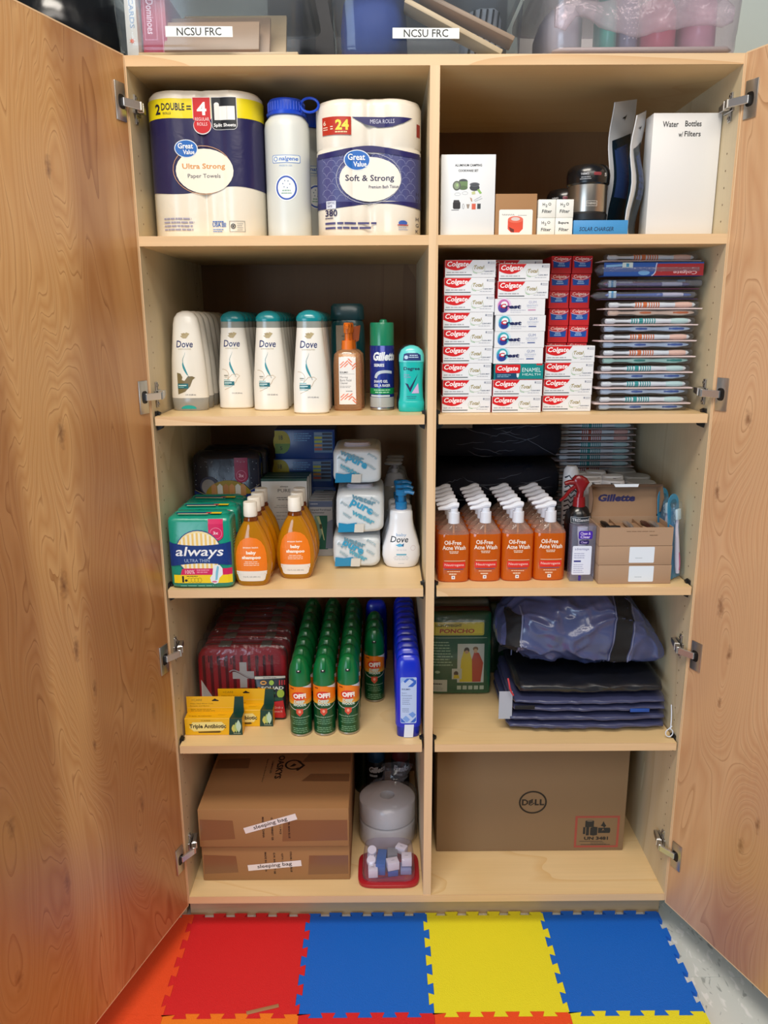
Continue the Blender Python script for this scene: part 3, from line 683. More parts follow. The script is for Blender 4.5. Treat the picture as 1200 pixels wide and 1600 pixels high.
# ================================================= row 2, left: shampoo rows
PEARL = M('ece8df', .32, 0, .25); TEAL = M('08838c', .25, 0, .4); GREYCAP = CLEAR('c8c6be', .75, .2, 'aeaca4')
TQ = '2a8a96'
def curl(z0=78):
    a = bez((1, z0), (-12, z0+18), (-9, z0+26), (-7, z0+30), 10)+bez((-7, z0+30), (-9, z0+36), (-2, z0+42), (-1, z0+50), 8)[1:]
    b = bez((3, z0), (-2, z0+16), (-6, z0+22), (-6.6, z0+30), 10)
    return [P(a[:11]+b[::-1], TQ), LN(a[10:], 1.4, '5a8c94', .3), LN([(3, z0), (5, z0-6)], .8, '1c5c74')]
def dove_print(cond):
    bird = [P([(-10, 163), (-2, 166), (4, 171), (11, 168), (7, 163), (3, 158), (-4, 158)], 'b3a37c'), P([(-8, 168), (0, 170), (3, 165), (-5, 164)], 'a8966c')]
    base = [bird, T('Dove', -1, 146, 36, 15, '1d2a66', .012, .12), T('NUTRITIVE SOLUTIONS', -2, 135, 28, 2.6, 'b0a480', .01)]
    if cond:
        dv = P([(-22, 36), (-22, 84), (-14, 82), (-10, 74), (-12, 68), (-6, 66), (2, 76), (12, 76), (18, 73), (12, 68), (6, 54), (-6, 42)], '7a6c48')
        base += [dv, R(-22, 49, 2, 60, '0d6570'), R(-20, 55, -2, 57, 'd0e8e8'), R(-20, 51.5, -8, 52.6, '9cc8c8')]
    else:
        base += [LN([(-24+13*math.cos(t), 76+13*math.sin(t)) for t in [math.radians(q) for q in range(100, -50, -15)]]+[(-14, 66), (-4, 77), (8, 78), (14, 74), (8, 68), (4, 60), (-6, 50), (-22, 43)], .8, 'b0905c'), R(-23, 53, 1, 62, '0d6570'), R(-22, 57.5, -5, 59.5, 'd0e8e8'), R(-22, 55, -12, 56, '9cc8c8'), R(-23, 64, -8, 65.5, '5fb0b4'), R(-23, 50, -4, 51, '5fb0b4'), R(-22, 74, -13, 76, '7a7a6a'), R(-21, 71, -14, 72, '9a9a8a')]
    return base+[curl(), T('12 FL OZ (355 mL)', 6, 35, 23, 3.6, '4a4c5c', .02)]
def dove(cond, label, loc, group):
    t = thing('conditioner_bottle' if cond else 'shampoo_bottle', label, 'bottle', loc, 0, group)
    if cond:
        sec = [(28, 41, 25, 2.4), (34, 41, 25.5, 2.4), (110, 37, 25, 2.4), (188, 29, 22, 2.5), (202, 26, 20, 2.4), (212, 19, 14, 2.2), (217, 8, 6, 2)]
        mb = MB(); mb.loft(sec, PEARL, 36); mb.build('body', t)
        cs = [(0, 37, 22, 2.6), (4, 39, 24, 2.6), (26, 41, 25, 2.5), (30, 40, 24.5, 2.4)]
        mb = MB(); mb.loft(cs, GREYCAP, 36); mb.build('base_cap', t)
        decal('cap_tab', [E(0, 4, 17, 8, '12a09a', a0=0, a1=math.pi)], lfr(cs), t, 6)
        ps = sec
    else:
        sec = [(0, 35, 22, 2.5), (3, 38.5, 25, 2.4), (60, 38, 25, 2.4), (120, 33, 24, 2.4), (180, 27.5, 21, 2.4)]
        mb = MB(); mb.loft(sec, PEARL, 36); mb.build('body', t)
        mb = MB(); mb.loft([(180, 27.3, 20.8, 2.4), (194, 27, 20.5, 2.4)], CLEAR('d0d4cc', .6, .15, 'b4b8b0'), 36); mb.build('neck_band', t)
        mb = MB(); mb.loft([(193.5, 27.5, 21, 2.4), (197, 28.3, 21.6, 2.4), (203, 27.5, 21, 2.4), (210, 22, 17, 2.3), (215, 12, 9, 2), (216.5, 4, 3, 2)], TEAL, 36); mb.build('cap', t)
        ps = sec
    decal('front_print', dove_print(cond), lfr(ps), t, 6, .35)
    return t
rows = [(1, -537, 132, 7, 'leftmost row of white conditioner bottles'), (0, -440, 167, 6, 'left row of teal-capped bottles'), (0, -353.5, 124, 7, 'middle row of teal-capped bottles'), (0, -257.5, 58, 8, 'right row of teal-capped bottles')]
dov = {}
for c, x, y, n, g in rows:
    for i in range(n):
        lab = ('white conditioner bottle with grey base cap, ' if c else 'white shampoo bottle with teal cap, ')+('front one of the ' if i == 0 else nth(i)+' from the front in the ')+('leftmost row' if c else g.split(' of ')[0].replace('row', 'teal-capped row'))
        if c not in dov: dov[c] = dove(c, lab, (x, y, Z2), g); continue
        dup(dov[c], lab, (x+(.0 if i else 0), y+i*53.5, Z2), group=g)
# big teal bottle behind the pump bottle
t = thing('body_wash_bottle', 'large dark teal bottle with ridged cap behind the orange pump bottle', 'bottle', (-183, 210, Z2))
DT = M('0a4a50', .3, 0, .4)
sec = [(0, 38, 22, 2.8), (4, 40, 24, 2.8), (150, 40, 24, 2.8), (185, 38, 23, 2.8), (196, 34, 21, 2.6)]
mb = MB(); mb.loft(sec, DT, 36); mb.build('body', t)
mb = MB(); mb.loft([(196, 38, 23, 3), (200, 39, 24, 3), (226, 38, 23.5, 3), (232, 33, 20, 2.6)], M('0c3f46', .35, 0, .3), 36); mb.build('cap', t)
decal('front_print', [R(-26, 100, 20, 184, 'a8a090'), P([(10, 180), (30, 184), (26, 150), (6, 140)], 'd06a3a'), BARS(0, 160, 30, 4, 9, 2, '5a6a6a')], lfr(sec), t, 6)
# orange pump face wash
AMB = CLEAR('f6dcbc', .38, .1, 'd8a478')
def zig(x0, z0, x1, z1, c, n=4, seed=0):
    o = []; rnd = random.Random(seed)
    for i in range(n):
        x = x0+(x1-x0)*(i+.1)/n; z = z0+(z1-z0)*rnd.random()*.5; l = (z1-z0)*.45; w_ = (x1-x0)/n*.34
        s = 1 if rnd.random() > .5 else -1; h = min(l, (x1-x0)/n*.9); xa, xb = (x, x+h) if s > 0 else (x+h, x)
        o.append(P([(xa, z), (xa+w_, z), (xb+w_, z+h), (xb, z+h)], c))
        o.append(P([(xa, z+h*.8), (xa+w_, z+h*.8), (xb+w_, min(z+h*1.8, z1)), (xb, min(z+h*1.8, z1))], c))
    return o
def pump_head(mb, z, m, col_r=10, ln=26, h=26, side_=1, y=0, x=0):
    mb.loft([(z, col_r, col_r, 2, x, y), (z+h*.42, col_r*.94, col_r*.94, 2, x, y)], m, 20)
    mb.loft([(z+h*.42, col_r*.42, col_r*.42, 2, x, y), (z+h*.8, col_r*.42, col_r*.42, 2, x, y)], m, 14)
    mb.loft([(z+h*.72, col_r*.62, col_r*.62, 2, x, y), (z+h*.97, col_r*.62, col_r*.62, 2, x, y), (z+h, col_r*.45, col_r*.45, 2, x, y)], m, 16)
fw = thing('face_wash_bottle', 'amber face cleanser pump bottle with orange pump beside the shaving gel can', 'bottle', (-180, 112, Z2))
sec = [(0, 29, 20, 3), (3, 32, 22, 3), (100, 32, 22, 3), (122, 30, 20, 2.8), (130, 22, 16, 2.4), (134, 13, 12, 2)]
mb = MB(); mb.loft(sec, AMB, 36); mb.build('body', fw)
OR = M('e0701c', .4)
mb = MB(); mb.loft([(132, 13.5, 13.5), (152, 12.5, 12.5)], OR, 24); mb.loft([(152, 6, 6), (176, 6, 6)], OR, 16); mb.loft([(168, 8, 8), (186, 8.5, 8.5), (190, 7, 7)], OR, 20); mb.tube([(0, -4, 184), (0, -16, 185), (0, -26, 180)], [6, 5, 4], OR, 10); mb.build('pump', fw)
decal('front_label', [R(-19, 14, 18, 124, 'ece8e4'), zig(-18, 90, 17, 120, 'ee7a52', 4, 3), zig(-18, 16, 17, 38, 'ee7a52', 4, 5), T('SOLIMO', -8, 84, 18, 4, '3c3a3a', .03), R(-17, 80, 15, 80.5, '8a8a8a'), T('Morning', -8, 73, 17, 5, '5a5656'), T('Burst Facial', -4, 67, 25, 5, '5a5656'), T('Cleanser', -8, 61, 17, 5, '5a5656'), BARS(0, 54, 30, 2, 3, 1, '8a8686', left=-17), BARS(0, 43, 18, 1, 3, 2, '9a9696', left=-4)], lfr(sec), fw, 6)
dup(fw, 'second amber pump bottle directly behind the orange-pumped face cleanser', (-176, 158, Z2), group='face cleanser pump bottles')
fw['group'] = 'face cleanser pump bottles'
# shaving gel
def gel_can(label, loc, body, cap, accent, word='Gillette', full=True):
    t = thing('shaving_gel_can', label, 'can', loc)
    mb = MB(); mb.loft([(0, 25, 25), (2, 27, 27), (5, 27, 27), (8, 26.5, 26.5)], STEEL, 36); mb.build('base_rim', t)
    sec = [(6, 26.8, 26.8), (140, 26.8, 26.8)]
    mb = MB(); mb.loft(sec+[(143, 25, 25)], body, 36); mb.build('body', t)
    mb = MB(); mb.loft([(141, 26.5, 26.5), (186, 26.2, 26.2), (190, 25, 25)], cap, 36); mb.loft([(190, 9, 9, 2, 3, 0), (195, 8, 8, 2, 3, 0), (197, 5, 5, 2, 3, 0)], cap, 20); mb.build('cap', t)
    f = lfr(sec); q = lambda u, v, o: (26.8*math.sin(u/26.8)*(1+o/26.8), -26.8*math.cos(u/26.8)*(1+o/26.8), v)
    S = [T(word, 8, 118, 58, 19, 'e6e9ee', .05, .2), T('SERIES', -7, 99, 24, 6.5, 'dfe4ea', .04)]
    S += [P(bez((-18, 72), (-16, 90), (4, 90), (24, 86))+bez((24, 80), (2, 84), (-10, 82), (-12, 70)), 'b9c4d0'), T('SHAVE GEL', -3, 64, 32, 6, 'd8dee6', .03), T('GEL A RASER', 0, 55, 38, 6, 'd8dee6', .03)] if full else [P(bez((-20, 70), (-10, 86), (10, 88), (24, 92))+bez((24, 86), (10, 80), (-4, 78), (-12, 66)), '9aa4b0')]
    if full: S += [R(-42, 36, 42, 49, accent), BARS(0, 45, 40, 2, 5, 2, 'a8d8b8'), R(-30, 30, 18, 34, 'c8d0d0'), R(-42, 7, 42, 29, 'a8aaa8')]
    decal('wrap_print', S, q, t, 5, .3)
    return t
gel_can('blue shaving gel can with translucent green cap beside the deodorant', (-104, 116, Z2), M('1c2f8a', .25, .35, .3), M('0d7a56', .3, 0, .4), '0c8448')
# deodorants
def deodorant(label, loc, m, capm, prints=True, name='deodorant_stick'):
    t = thing(name, label, 'deodorant', loc, 0)
    sec = [(22, 28, 15, 2.6), (30, 26, 14.5, 2.6), (60, 24.5, 14, 2.6), (96, 26, 14.5, 2.6), (108, 27, 15, 2.6)]
    mb = MB(); mb.loft([(0, 27, 15, 2.8), (3, 28.5, 16, 2.8), (20, 28.5, 16, 2.8), (23, 27, 15, 2.6)], m, 36); mb.build('base', t)
    mb = MB(); mb.loft(sec, m, 36); mb.build('body', t)
    cs = [(107, 27.5, 15.5, 2.6), (122, 27, 15, 2.5), (132, 23, 13, 2.4), (139, 14, 9, 2.2), (142, 5, 4, 2)]
    mb = MB(); mb.loft(cs, capm, 36); mb.build('cap', t)
    if prints:
        decal('front_print', [T('Degree', 0, 92, 35, 9, '14284e', .025), T('Sheer', -11, 80, 12, 3.4, '9a8cc0'), T('Powder', -9, 75, 15, 3.4, '9a8cc0'), P([(-14, 62), (-8, 60), (-4, 52), (14, 82), (-3, 42)], '141c50'), P([(0, 40), (16, 40), (14, 62)], 'c8b0dc'), BARS(0, 33, 24, 2, 4, 1.6, '2a6c80')], lfr(sec), t, 5)
        decal('cap_label', [P([(-19, 110), (-17, 124), (-10, 126), (12, 126), (19, 122), (20, 110)], '16306e'), BARS(4, 121, 22, 2, 4, 2, 'b8d0e8'), E(-12, 117, 4, 4, 'b8d0e8')], lfr(cs), t, 5, base=.4)
    return t
deodorant('turquoise deodorant stick with navy check mark beside the divider', (-40, 78, Z2), M('0fb4b0', .35, 0, .2), M('5ccfcf', .25, 0, .4))
deodorant('dark grey deodorant stick behind the turquoise one', (-42, 122, Z2), M('22282c', .4), M('2a2e32', .35), False)
deodorant('second dark grey deodorant stick, standing behind the first dark one', (-42, 160, Z2), M('22282c', .4), M('24282c', .35), False)
# ================================================= row 2, right: toothpaste
TPB = M('e4e6ea', .35, 0, .2); TRED = 'd01a20'
def tp_total():
    sw = [(-52, 34)]+[(4, 34)]+bez((4, 34), (-6, 20), (-16, 14.5), (-30, 14))+bez((-30, 14), (-42, 14.5), (-50, 19), (-52, 20))
    return [P(sw[::-1], TRED), T('Colgate', -26, 25.2, 45, 13, 'f8f6f6', .022, .22), RG(17, 17, 13, 8, .6, 'a8b890', a0=math.pi*.6, a1=math.pi*2.2), T('Total', 17, 20, 21, 7.5, '9a8a4a', .02, .3), LN([(5, 12), (8, 9), (14, 8)], .8, '5cae5c'),
            BARS(0, 10, 46, 1, 4, 2.2, 'a8a8ae', left=-49), R(-51, 4.2, 3, 6, '4a5458'), R(36, 27, 39, 31, '8a90a0'), BARS(0, 30, 12, 2, 2.8, 1.4, 'a8aab4', left=40), T('CLEAN MINT', 39, 12, 20, 2.6, '5a6478', .02), BARS(0, 7, 28, 1, 3, 1.4, 'b0b4bc', left=22)]
def tp_crest(purple):
    a, b, c = ('c46aa8', '5a4aa0', '3a3a8a') if purple else ('3aa8b8', '3a78c0', '2a3a90')
    return [E(-33, 20, 15, 14, 'c0dcea' if not purple else 'e0c8e4'), E(-34, 19, 12, 13, a), E(-36, 14.5, 10, 9.5, b), E(-34, 12, 8, 6.5, c), E(-33, 22, 7, 6, 'e8eef4'), T('C', -35, 18.5, 12, 9, 'c42030', .05, .1), T('rest', -14, 17, 32, 8, '1c2456', .05, .2), BARS(0, 10, 40, 1, 4, 1.2, 'a8acc0', left=-20), BARS(0, 6, 26, 1, 4, 1.2, 'c0c4d0', left=-20),
            T('GUM', 26, 26, 16, 5.5, '6a7aa8' if not purple else 'a0a0c4', .0), T('DETOXIFY' if not purple else 'SENSITIVITY', 26, 19, 24, 4, '9aa6c4'), R(17, 9, 33, 11.5, '5a6a9c' if not purple else 'c890b0'), BARS(0, 15, 20, 1, 3, 1, 'b8bccc', left=16)]
def tp_enamel():
    return [R(-50, 1, -2, 31, '143c64'), R(-50, 1, -2, 13, '0f4668'), RR(-50, 14, 3, 32, 2.5, TRED), R(3, 1.5, 51, 32, '0c8484'), R(-2, 1.5, 4, 13.5, '0c8484'), T('Colgate', -24, 22.6, 45, 12.5, 'f8f6f6', .022, .2), T('ENAMEL', 27, 20.5, 40, 8.5, 'd4ecec', 0), T('HEALTH', 27, 11, 38, 4.5, 'd4ecec', 0), BARS(0, 10, 34, 2, 3.6, 1.6, '8ab0c8', left=-46), P([(-5, 13), (1, 13), (0, 6), (-2, 4), (-4, 6)], 'dce8ee'), R(-50, -.5, 51, 1, 'b02a2a'), RR(37, 30, 50, 34, 1, 'b83838')]
protos = {}
GT = 'toothpaste boxes stacked on the right shelf'
def tbox(kind, label, x, y, z, h=34.6):
    if kind in protos: return dup(protos[kind], label, (x, y, z), group=GT)
    m = {'total': TPB, 'crest': TPB, 'purple': TPB, 'enamel': M('0c7c7e', .35, 0, .2)}[kind]
    hh = 34.6 if kind == 'total' else 33
    t = thing('toothpaste_box', label, 'toothpaste', (x, y, z), 0, GT)
    mb = MB(); mb.box(-52.5, -19, 0, 52.5, 19, hh, m)
    mb.build('carton', t, bevel=.5, seg=1)
    decal('front_print', {'total': tp_total, 'crest': lambda: tp_crest(0), 'purple': lambda: tp_crest(1), 'enamel': tp_enamel}[kind](), fr(-19), t, None, .35)
    if kind == 'total':
        decal('side_print', [R(-18.5, .5, 18.5, 34, TRED)], side(-52.5, -1), t)
    protos[kind] = t; return t
jx = [0, 1.5, -1, 0.5, 1, -.5, 1, .5, 1.8]
for i in range(9):
    tbox('total', 'red and white toothpaste box in the left column, %s from the bottom' % (ORD[i] if i else 'lowest'), 77+jx[i]+i*.15, 61, Z2+.1+i*35)
kinds = ['total', 'total', 'enamel', 'crest', 'crest', 'crest', 'purple', 'total', 'total']
z = Z2+.1
names = ['red and white toothpaste box at the foot of the middle column', 'red and white toothpaste box under the teal enamel box', 'teal toothpaste box printed ENAMEL HEALTH in the middle column', 'lowest of three white boxes with blue swirl in the middle column', 'middle of three white boxes with blue swirl in the middle column', 'upper of three white boxes with blue swirl in the middle column', 'white toothpaste box with purple swirl in the middle column', 'red and white toothpaste box directly on the purple swirl box', 'topmost front toothpaste box of the middle column']
for i, (k, nm) in enumerate(zip(kinds, names)):
    tbox(k, nm, 186+(i % 3-1)*1.2+(4 if i > 6 else 0), 57, z); z += 35 if k == 'total' else 33.4
for i in range(9): tbox('total', 'toothpaste box hidden behind the middle column, %s from the bottom' % (ORD[i] if i else 'lowest'), 184, 99, Z2+.1+35.3*i)
for i in range(4): tbox('total', 'red and white toothpaste box in the short right column, %s from the bottom' % (ORD[i] if i else 'lowest'), 297-i*-.8, 75, Z2+.1+35*i)
# small red boxes seen from their ends
def red_box(label, x, y, z):
    if 'red' in protos: return dup(protos['red'], label, (x, y, z))
    t = thing('small_toothpaste_box', label, 'toothpaste', (x, y, z), 0, 'small red toothpaste boxes')
    mb = MB(); mb.box(-21.5, -70, 0, 21.5, 70, 35.8, M('c01c22', .4, 0, .2)); mb.build('carton', t, bevel=.5, seg=1)
    decal('end_print', [P([(-17, 12), (17, 12), (18, 26)]+bez((18, 26), (8, 21), (-6, 21), (-18, 26)), '1a4a9c'), LN(bez((-19, 27), (-8, 21.5), (8, 21.5), (20, 31)), 1.3, 'd8b8c8'), T('Colgate', -1, 29.4, 30, 8, 'f4d0c8', .02, .15), BARS(0, 20, 17, 2, 4, 2.6, '8fb0d4')], fr(-70), t, None, .35)
    protos['red'] = t; return t
for c, x in ((0, 281), (1, 326)):
    for i in range(9): red_box('small red and blue toothpaste box, %s column, %s from the top' % (('left', 'right')[c], 'first' if i == 8 else ORD[8-i]), x+((i*7) % 3-1)*1.2, 174+(i % 2)*2, Z2+.1+36.3*i)

# toothbrush packs
BLIS = CLEAR('f8fafc', .035, .06, 'dde4ea')
WB2 = M('d8dde4', .3, 0, .4); CARD = M('e6d2d2', .5)
def brush_mesh(kind, col):
    """one toothbrush seen from its side, lying along x from head (left) to handle end"""
    mb = MB(); c = M(col, .3, 0, .3); body = WB2; L0 = mb.loft
    mb.loft = lambda S_, m_, n_, axis: L0([(q[0], q[1]*1.35, q[2]*1.4) for q in S_], m_, n_, axis=axis)
    if kind == 'stripe':
        mb.loft([(-92, 1, 1), (-90, 4.5, 3.6), (-74, 5, 4), (-68, 2.4, 2.2), (-44, 2.2, 2.2), (-30, 4, 3.6), (10, 4.4, 4.0), (40, 3.4, 3.2), (70, 5, 4.2), (88, 3.5, 3), (92, .8, .8)], body, 12, axis='x')
        mb.loft([(-20, 4.7, 4.4), (-12, 4.9, 4.6)], c, 12, axis='x')
        for x in (-36, -31, -26, -8, -3, 2, 7, 12): mb.loft([(x, 4.6, 4.25), (x+2.2, 4.7, 4.3)], c, 12, axis='x')
        mb.loft([(48, 4.2, 3.6), (60, 5.1, 4.3), (76, 5.1, 4.3), (84, 3.9, 3.4)], M({'d0682c': 'e2b8a8', '0f8f90': 'b8d4d4', 'b04a34': 'dca8a0'}.get(col, 'c0d0dc'), .35), 12, axis='x')
    else:
        mb.loft([(-92, 1, 1), (-90, 4.5, 4), (-76, 5.2, 4.4), (-66, 2.4, 2.2), (-40, 2.4, 2.4), (-26, 4.2, 4), (-10, 4.4, 4), (14, 2.6, 2.6), (30, 3, 3), (52, 4.4, 4.2), (66, 4.4, 4.2), (86, 2.4, 2.2), (92, .8, .8)], M({'2a58b0': 'b8cce8', 'd0682c': 'e4c4b0', '148a84': 'a8d4cc'}[col], .3, 0, .4), 12, axis='x')
        for a, b in ((-34, 6), (38, 84)):
            m_ = (a+b)/2; mb.loft([(a, 1, .6), (a+8, 4.3, 2.4), (m_, 5, 3), (b-8, 4.3, 2.4), (b, 1, .6)], c, 12, axis='x')
    return mb
def brush_pack(kind, col, name='toothbrush_pack'):
    k = ('bp', kind, col)
    if k in protos: return protos[k], False
    t = thing(name, '-', 'toothbrush', (0, 0, 0), 0, 'carded toothbrush packs')
    up = kind == 'stripe'; s = 1 if up else -1
    mb = MB(); mb.box(-105, -26, -.5, 104, 26, .5, CARD); mb.build('card', t, smooth=0)
    mb = MB(); z0, z1 = (.6, 14.6) if up else (-14.6, -.6)
    mb.loft([(-98, 8, 4, 3, -14, (z0+z1)/2), (-94, 11, 6.9, 4, -14, (z0+z1)/2), (94, 11, 6.9, 4, -14, (z0+z1)/2), (98, 8, 4, 3, -14, (z0+z1)/2)], BLIS, 20, axis='x'); mb.build('blister', t)
    b = brush_mesh(kind, col).build('toothbrush', t, loc=(0, -14, s*7.4))
    m2 = MB(); m2.box(-90, -3, -5, -74, 3, 3.4, M('e8ecf0', .6)); m2.build('bristles', b, bevel=.8)
    protos[k] = t; return t, True
def put_pack(kind, col, label, x, y, z, rz=0, rot=None):
    t, new = brush_pack(kind, col)
    if new: t.location = (x*.001, y*.001, z*.001); t.rotation_euler = rot or (0, 0, rz); t['label'] = label; return t
    return dup(t, label, (x, y, z), rz=rz, rot=rot)
O_, TE, BL = 'd0682c', '0f8f90', '2a58b0'
seq = [(TE, BL), (TE, BL), (TE, BL), (O_, '148a84'), (O_, BL), (TE, BL), (O_, 'd0682c')]
cn = {O_: 'orange', TE: 'teal', BL: 'blue', '148a84': 'green'}
for i, (a, b) in enumerate(seq):
    zc = Z2+15.8+i*33.2; x = 462-((1, 0, 2, -1, 0, 0, -6)[i]); nm = ORD[i] if i else 'lowest'
    put_pack('oval', b, 'toothbrush pack with %s oval grips under the %s card from the shelf' % (cn[b], nm), x, 78, zc-.1)
    put_pack('stripe', a, 'toothbrush pack with %s striped grip on the %s card from the shelf' % (cn[a], nm), x+1, 78, zc+1.2)
FILMC = CLEAR('e8ecf2', .14, .06, 'c8ccd8', .5, 45)
def twin_pack(label, x, y, z, cols, cardc, rz=0, tilt=0, word=None, h=24):
    t = thing('toothbrush_pouch', label, 'toothbrush', (x, y, z), rz, 'film-wrapped toothbrushes on top of the stack', rot=(tilt, 0, rz))
    mb = MB(); mb.loft([(-118, 8, 1, 3, 0, h/2), (-108, 22, h*.35, 3, 0, h/2), (96, 22, h*.38, 3, 0, h/2), (108, 10, 1, 3, 0, h/2)], FILMC, 24, axis='x', jit=3, jf=.05, seed=int(z)); mb.build('film', t)
    if cardc:
        mb = MB(); mb.box(-104, -21, 1.5, 104, 20, 3, M(cardc[0], .5)); mb.build('card', t, smooth=0)
        if word:
            mb = MB(); mb.box(-104, -22, 3, 104, -20, h-1, M(cardc[0], .4)); mb.build('header_card', t, smooth=0)
            decal('card_print', [P([(0, 2), (104, 2), (104, h-4), (8, h-4)], cardc[1]), LN(bez((-4, 2), (8, 8), (2, 16), (6, h-2)), 2, 'd0d4e8'), T(word, 66, 9, 50, 9, 'e4b8bc', .02, .2, math.pi), P([(-100, h-6), (-60, h-4), (-58, h-8), (-100, h-11)], '7fb0dc'), R(-66, h-12, -44, h-1, 'c8d8d8'), R(-58, h-10, -52, h-3, '3a90c0'), E(-20, 8, 12, 5, '6fa8dc')], fr(-22), t)
    for k, c in enumerate(cols):
        b = MB(); dy = -12+12*k; hz = h*.55-k*2
        b.loft([(-92, 1, 1, 2, dy, hz), (-86, 4.6, 4, 2, dy, hz), (-70, 4.6, 4, 2, dy, hz), (-60, 2.4, 2.4, 2, dy, hz), (-20, 3, 3, 2, dy, hz), (20, 5, 4.4, 2, dy, hz), (60, 4.6, 4, 2, dy, hz), (88, 3, 3, 2, dy, hz), (92, 1, 1, 2, dy, hz)][::1], M(c, .3, 0, .4), 14, axis='x')
        b.loft([(30, 5.6, 4.7, 2, dy, hz+.4), (60, 5.8, 4.8, 2, dy, hz+.4), (74, 4.6, 4, 2, dy, hz+.4)], M('d8d4e8', .35), 12, axis='x')
        bb = b.build('toothbrush', t)
        if k % 2: bb.rotation_euler = (0, 0, math.pi)
        m2 = MB(); m2.box(-86, dy-6, hz-6, -70, dy+2, hz+8, M('b8d0dc', .6)); m2.box(-81, dy-6.3, hz-6, -76, dy-6, hz+8, M('3a90c0', .6)); m2.build('bristles', bb, bevel=.5)
    return t
zt = Z2+15.8+6*33.2+18
twin_pack('white and blue toothbrush in purple film on top of the carded packs', 462, 84, zt, ['2a58b0'], ('3a2a50', '3a2a50'), .02, 0, None, 20)
twin_pack('pink and purple toothbrush twin pack in crinkled film', 464, 86, zt+21, ['a8487c', '6a5a9c'], ('5a2a4a', '5a2a4a'), math.pi+.04, 0, None, 26)
twin_pack('blue and red toothbrush pack with upside-down white brand lettering', 468, 86, zt+48, ['6a7ac0'], ('2456a8', 'a8242c'), -.02, 0, 'Colgate', 30)
put_pack('stripe', O_, 'topmost toothbrush pack, orange striped grip, just under the shelf', 463, 92, zt+80, .02)

# ================================================= row 3, left
def soft(w2, d2, h, e=5, r=10, n=36): return [(0, w2-r*.8, d2-r*.8, e), (r*.4, w2-r*.15, d2-r*.15, e), (r, w2, d2, e), (h-r, w2, d2, e), (h-r*.4, w2-r*.2, d2-r*.3, e), (h, w2-r*.9, d2-r*1.2, e)]
GRN = M('0b8f78', .25, 0, .4, .35, 22)
def pad_pack(label, loc, rz=0):
    t = thing('pad_pack', label, 'sanitary pads', loc, rz, 'green sanitary pad packs')
    sec = soft(70, 38, 166, 7, 12)
    mb = MB(); mb.loft(sec, GRN, 48, jit=1.2, jf=.02, seed=3); mb.build('film_pack', t, smooth=60)
    mb = MB(); mb.loft([(-60, 3, 1, 2, 0, 166), (-50, 18, 6, 2, 0, 166), (50, 18, 6, 2, 0, 166), (64, 3, 1, 2, 0, 166)], GRN, 16, axis='x', jit=2, jf=.04); mb.build('folded_top', t, smooth=60)
    f0 = lfr(sec); f = lambda u, v, o: f0(u*.955, v, o)
    S = [R(22, 128, 56, 160, 'd0205c'), E(39, 126, 17, 15, 'd0205c'), RG(39, 128, 14, 13, 1, 'e890ac'), T('3x', 39, 129, 12, 7, 'f4d0dc', .03),
         E(-3, 84, 54, 52, 'f2e2a8')]
    S += [LN([(x, 84-45*math.sqrt(max(0, 1-((x+3)/52)**2))), (x, 84+45*math.sqrt(max(0, 1-((x+3)/52)**2)))], 3, 'eec46a' if (i % 2) else 'f4f0e4') for i, x in enumerate(range(-50, 46, 5))]
    S += [RG(-3, 84, 54, 52, 2, '12408c'), P(bez((-71, 108), (-30, 98), (20, 98), (71, 108))+bez((71, 54), (30, 62), (-30, 62), (-71, 52)), '12347c'), T('always', -1, 84, 110, 28, 'f0f2f6', .012, .25), T('ULTRA THIN', -8, 66, 58, 7.5, 'a8bcdc', 0),
          P([(-44, 46), (-38, 48), (71, 48), (71, 33), (-48, 33)], 'd0205c'), T('100%', -26, 40, 22, 9, 'f4d0d8', .01), BARS(0, 44, 34, 2, 5, 3, 'e888a0', left=-10), R(-64, 14, 71, 33, 'f0d01c'), T('1', -43, 23, 4.5, 15, '1a1a1a', .0), E(-36, 20, 3, 3, '1a1a1a'), [RG(-28+8*k, 21, 4.5, 5.5, .6, '7a6a1c') for k in range(4)], BARS(0, 30, 36, 1, 4, 1.6, '4a4214', left=-34),
          P([(22, 16), (30, 12), (38, 14), (42, 26), (50, 34), (50, 48), (44, 56), (34, 56), (28, 48), (26, 34), (20, 26)], 'e4ecf0'), P([(32, 20), (37, 22), (42, 52), (38, 54), (34, 40)], '7fc0d8'), E(30, 17, 6, 2, 'e06a8a'), BARS(0, 7, 100, 1, 4, 2, '7fd0c0', left=-50)]
    decal('front_print', S, f, t, 10, .28, base=1.2, step=.1)
    decal('top_print', [R(-52, -20, 40, -12, '12347c'), R(24, -26, 48, -12, 'f0d01c'), R(14, -22, 26, -13, 'c82a4c'), R(-46, -30, 20, -24, 'e8d8b0')], top(169.5), t)
    decal('side_print', [R(-16, 60, 2, 88, 'e8e4dc'), BARS(-7, 84, 14, 6, 4, 2, '5a5048'), BARS(-10, 130, 14, 8, 6, 2.4, 'a0e0d0')], lambda u, v, o: (70+o+.9, u, v), t)
    return t
pp = pad_pack('front one of the green sanitary pad packs, at the left end of the shelf', (-508, 44, Z3))
dup(pp, 'second green sanitary pad pack, directly behind the front one', (-508, 124, Z3), rz=.02)
dup(pp, 'rearmost green sanitary pad pack, against the dark night packs', (-506, 204, Z3), rz=-.02)
NV = M('0c0e26', .25, 0, .4, .3, 25)
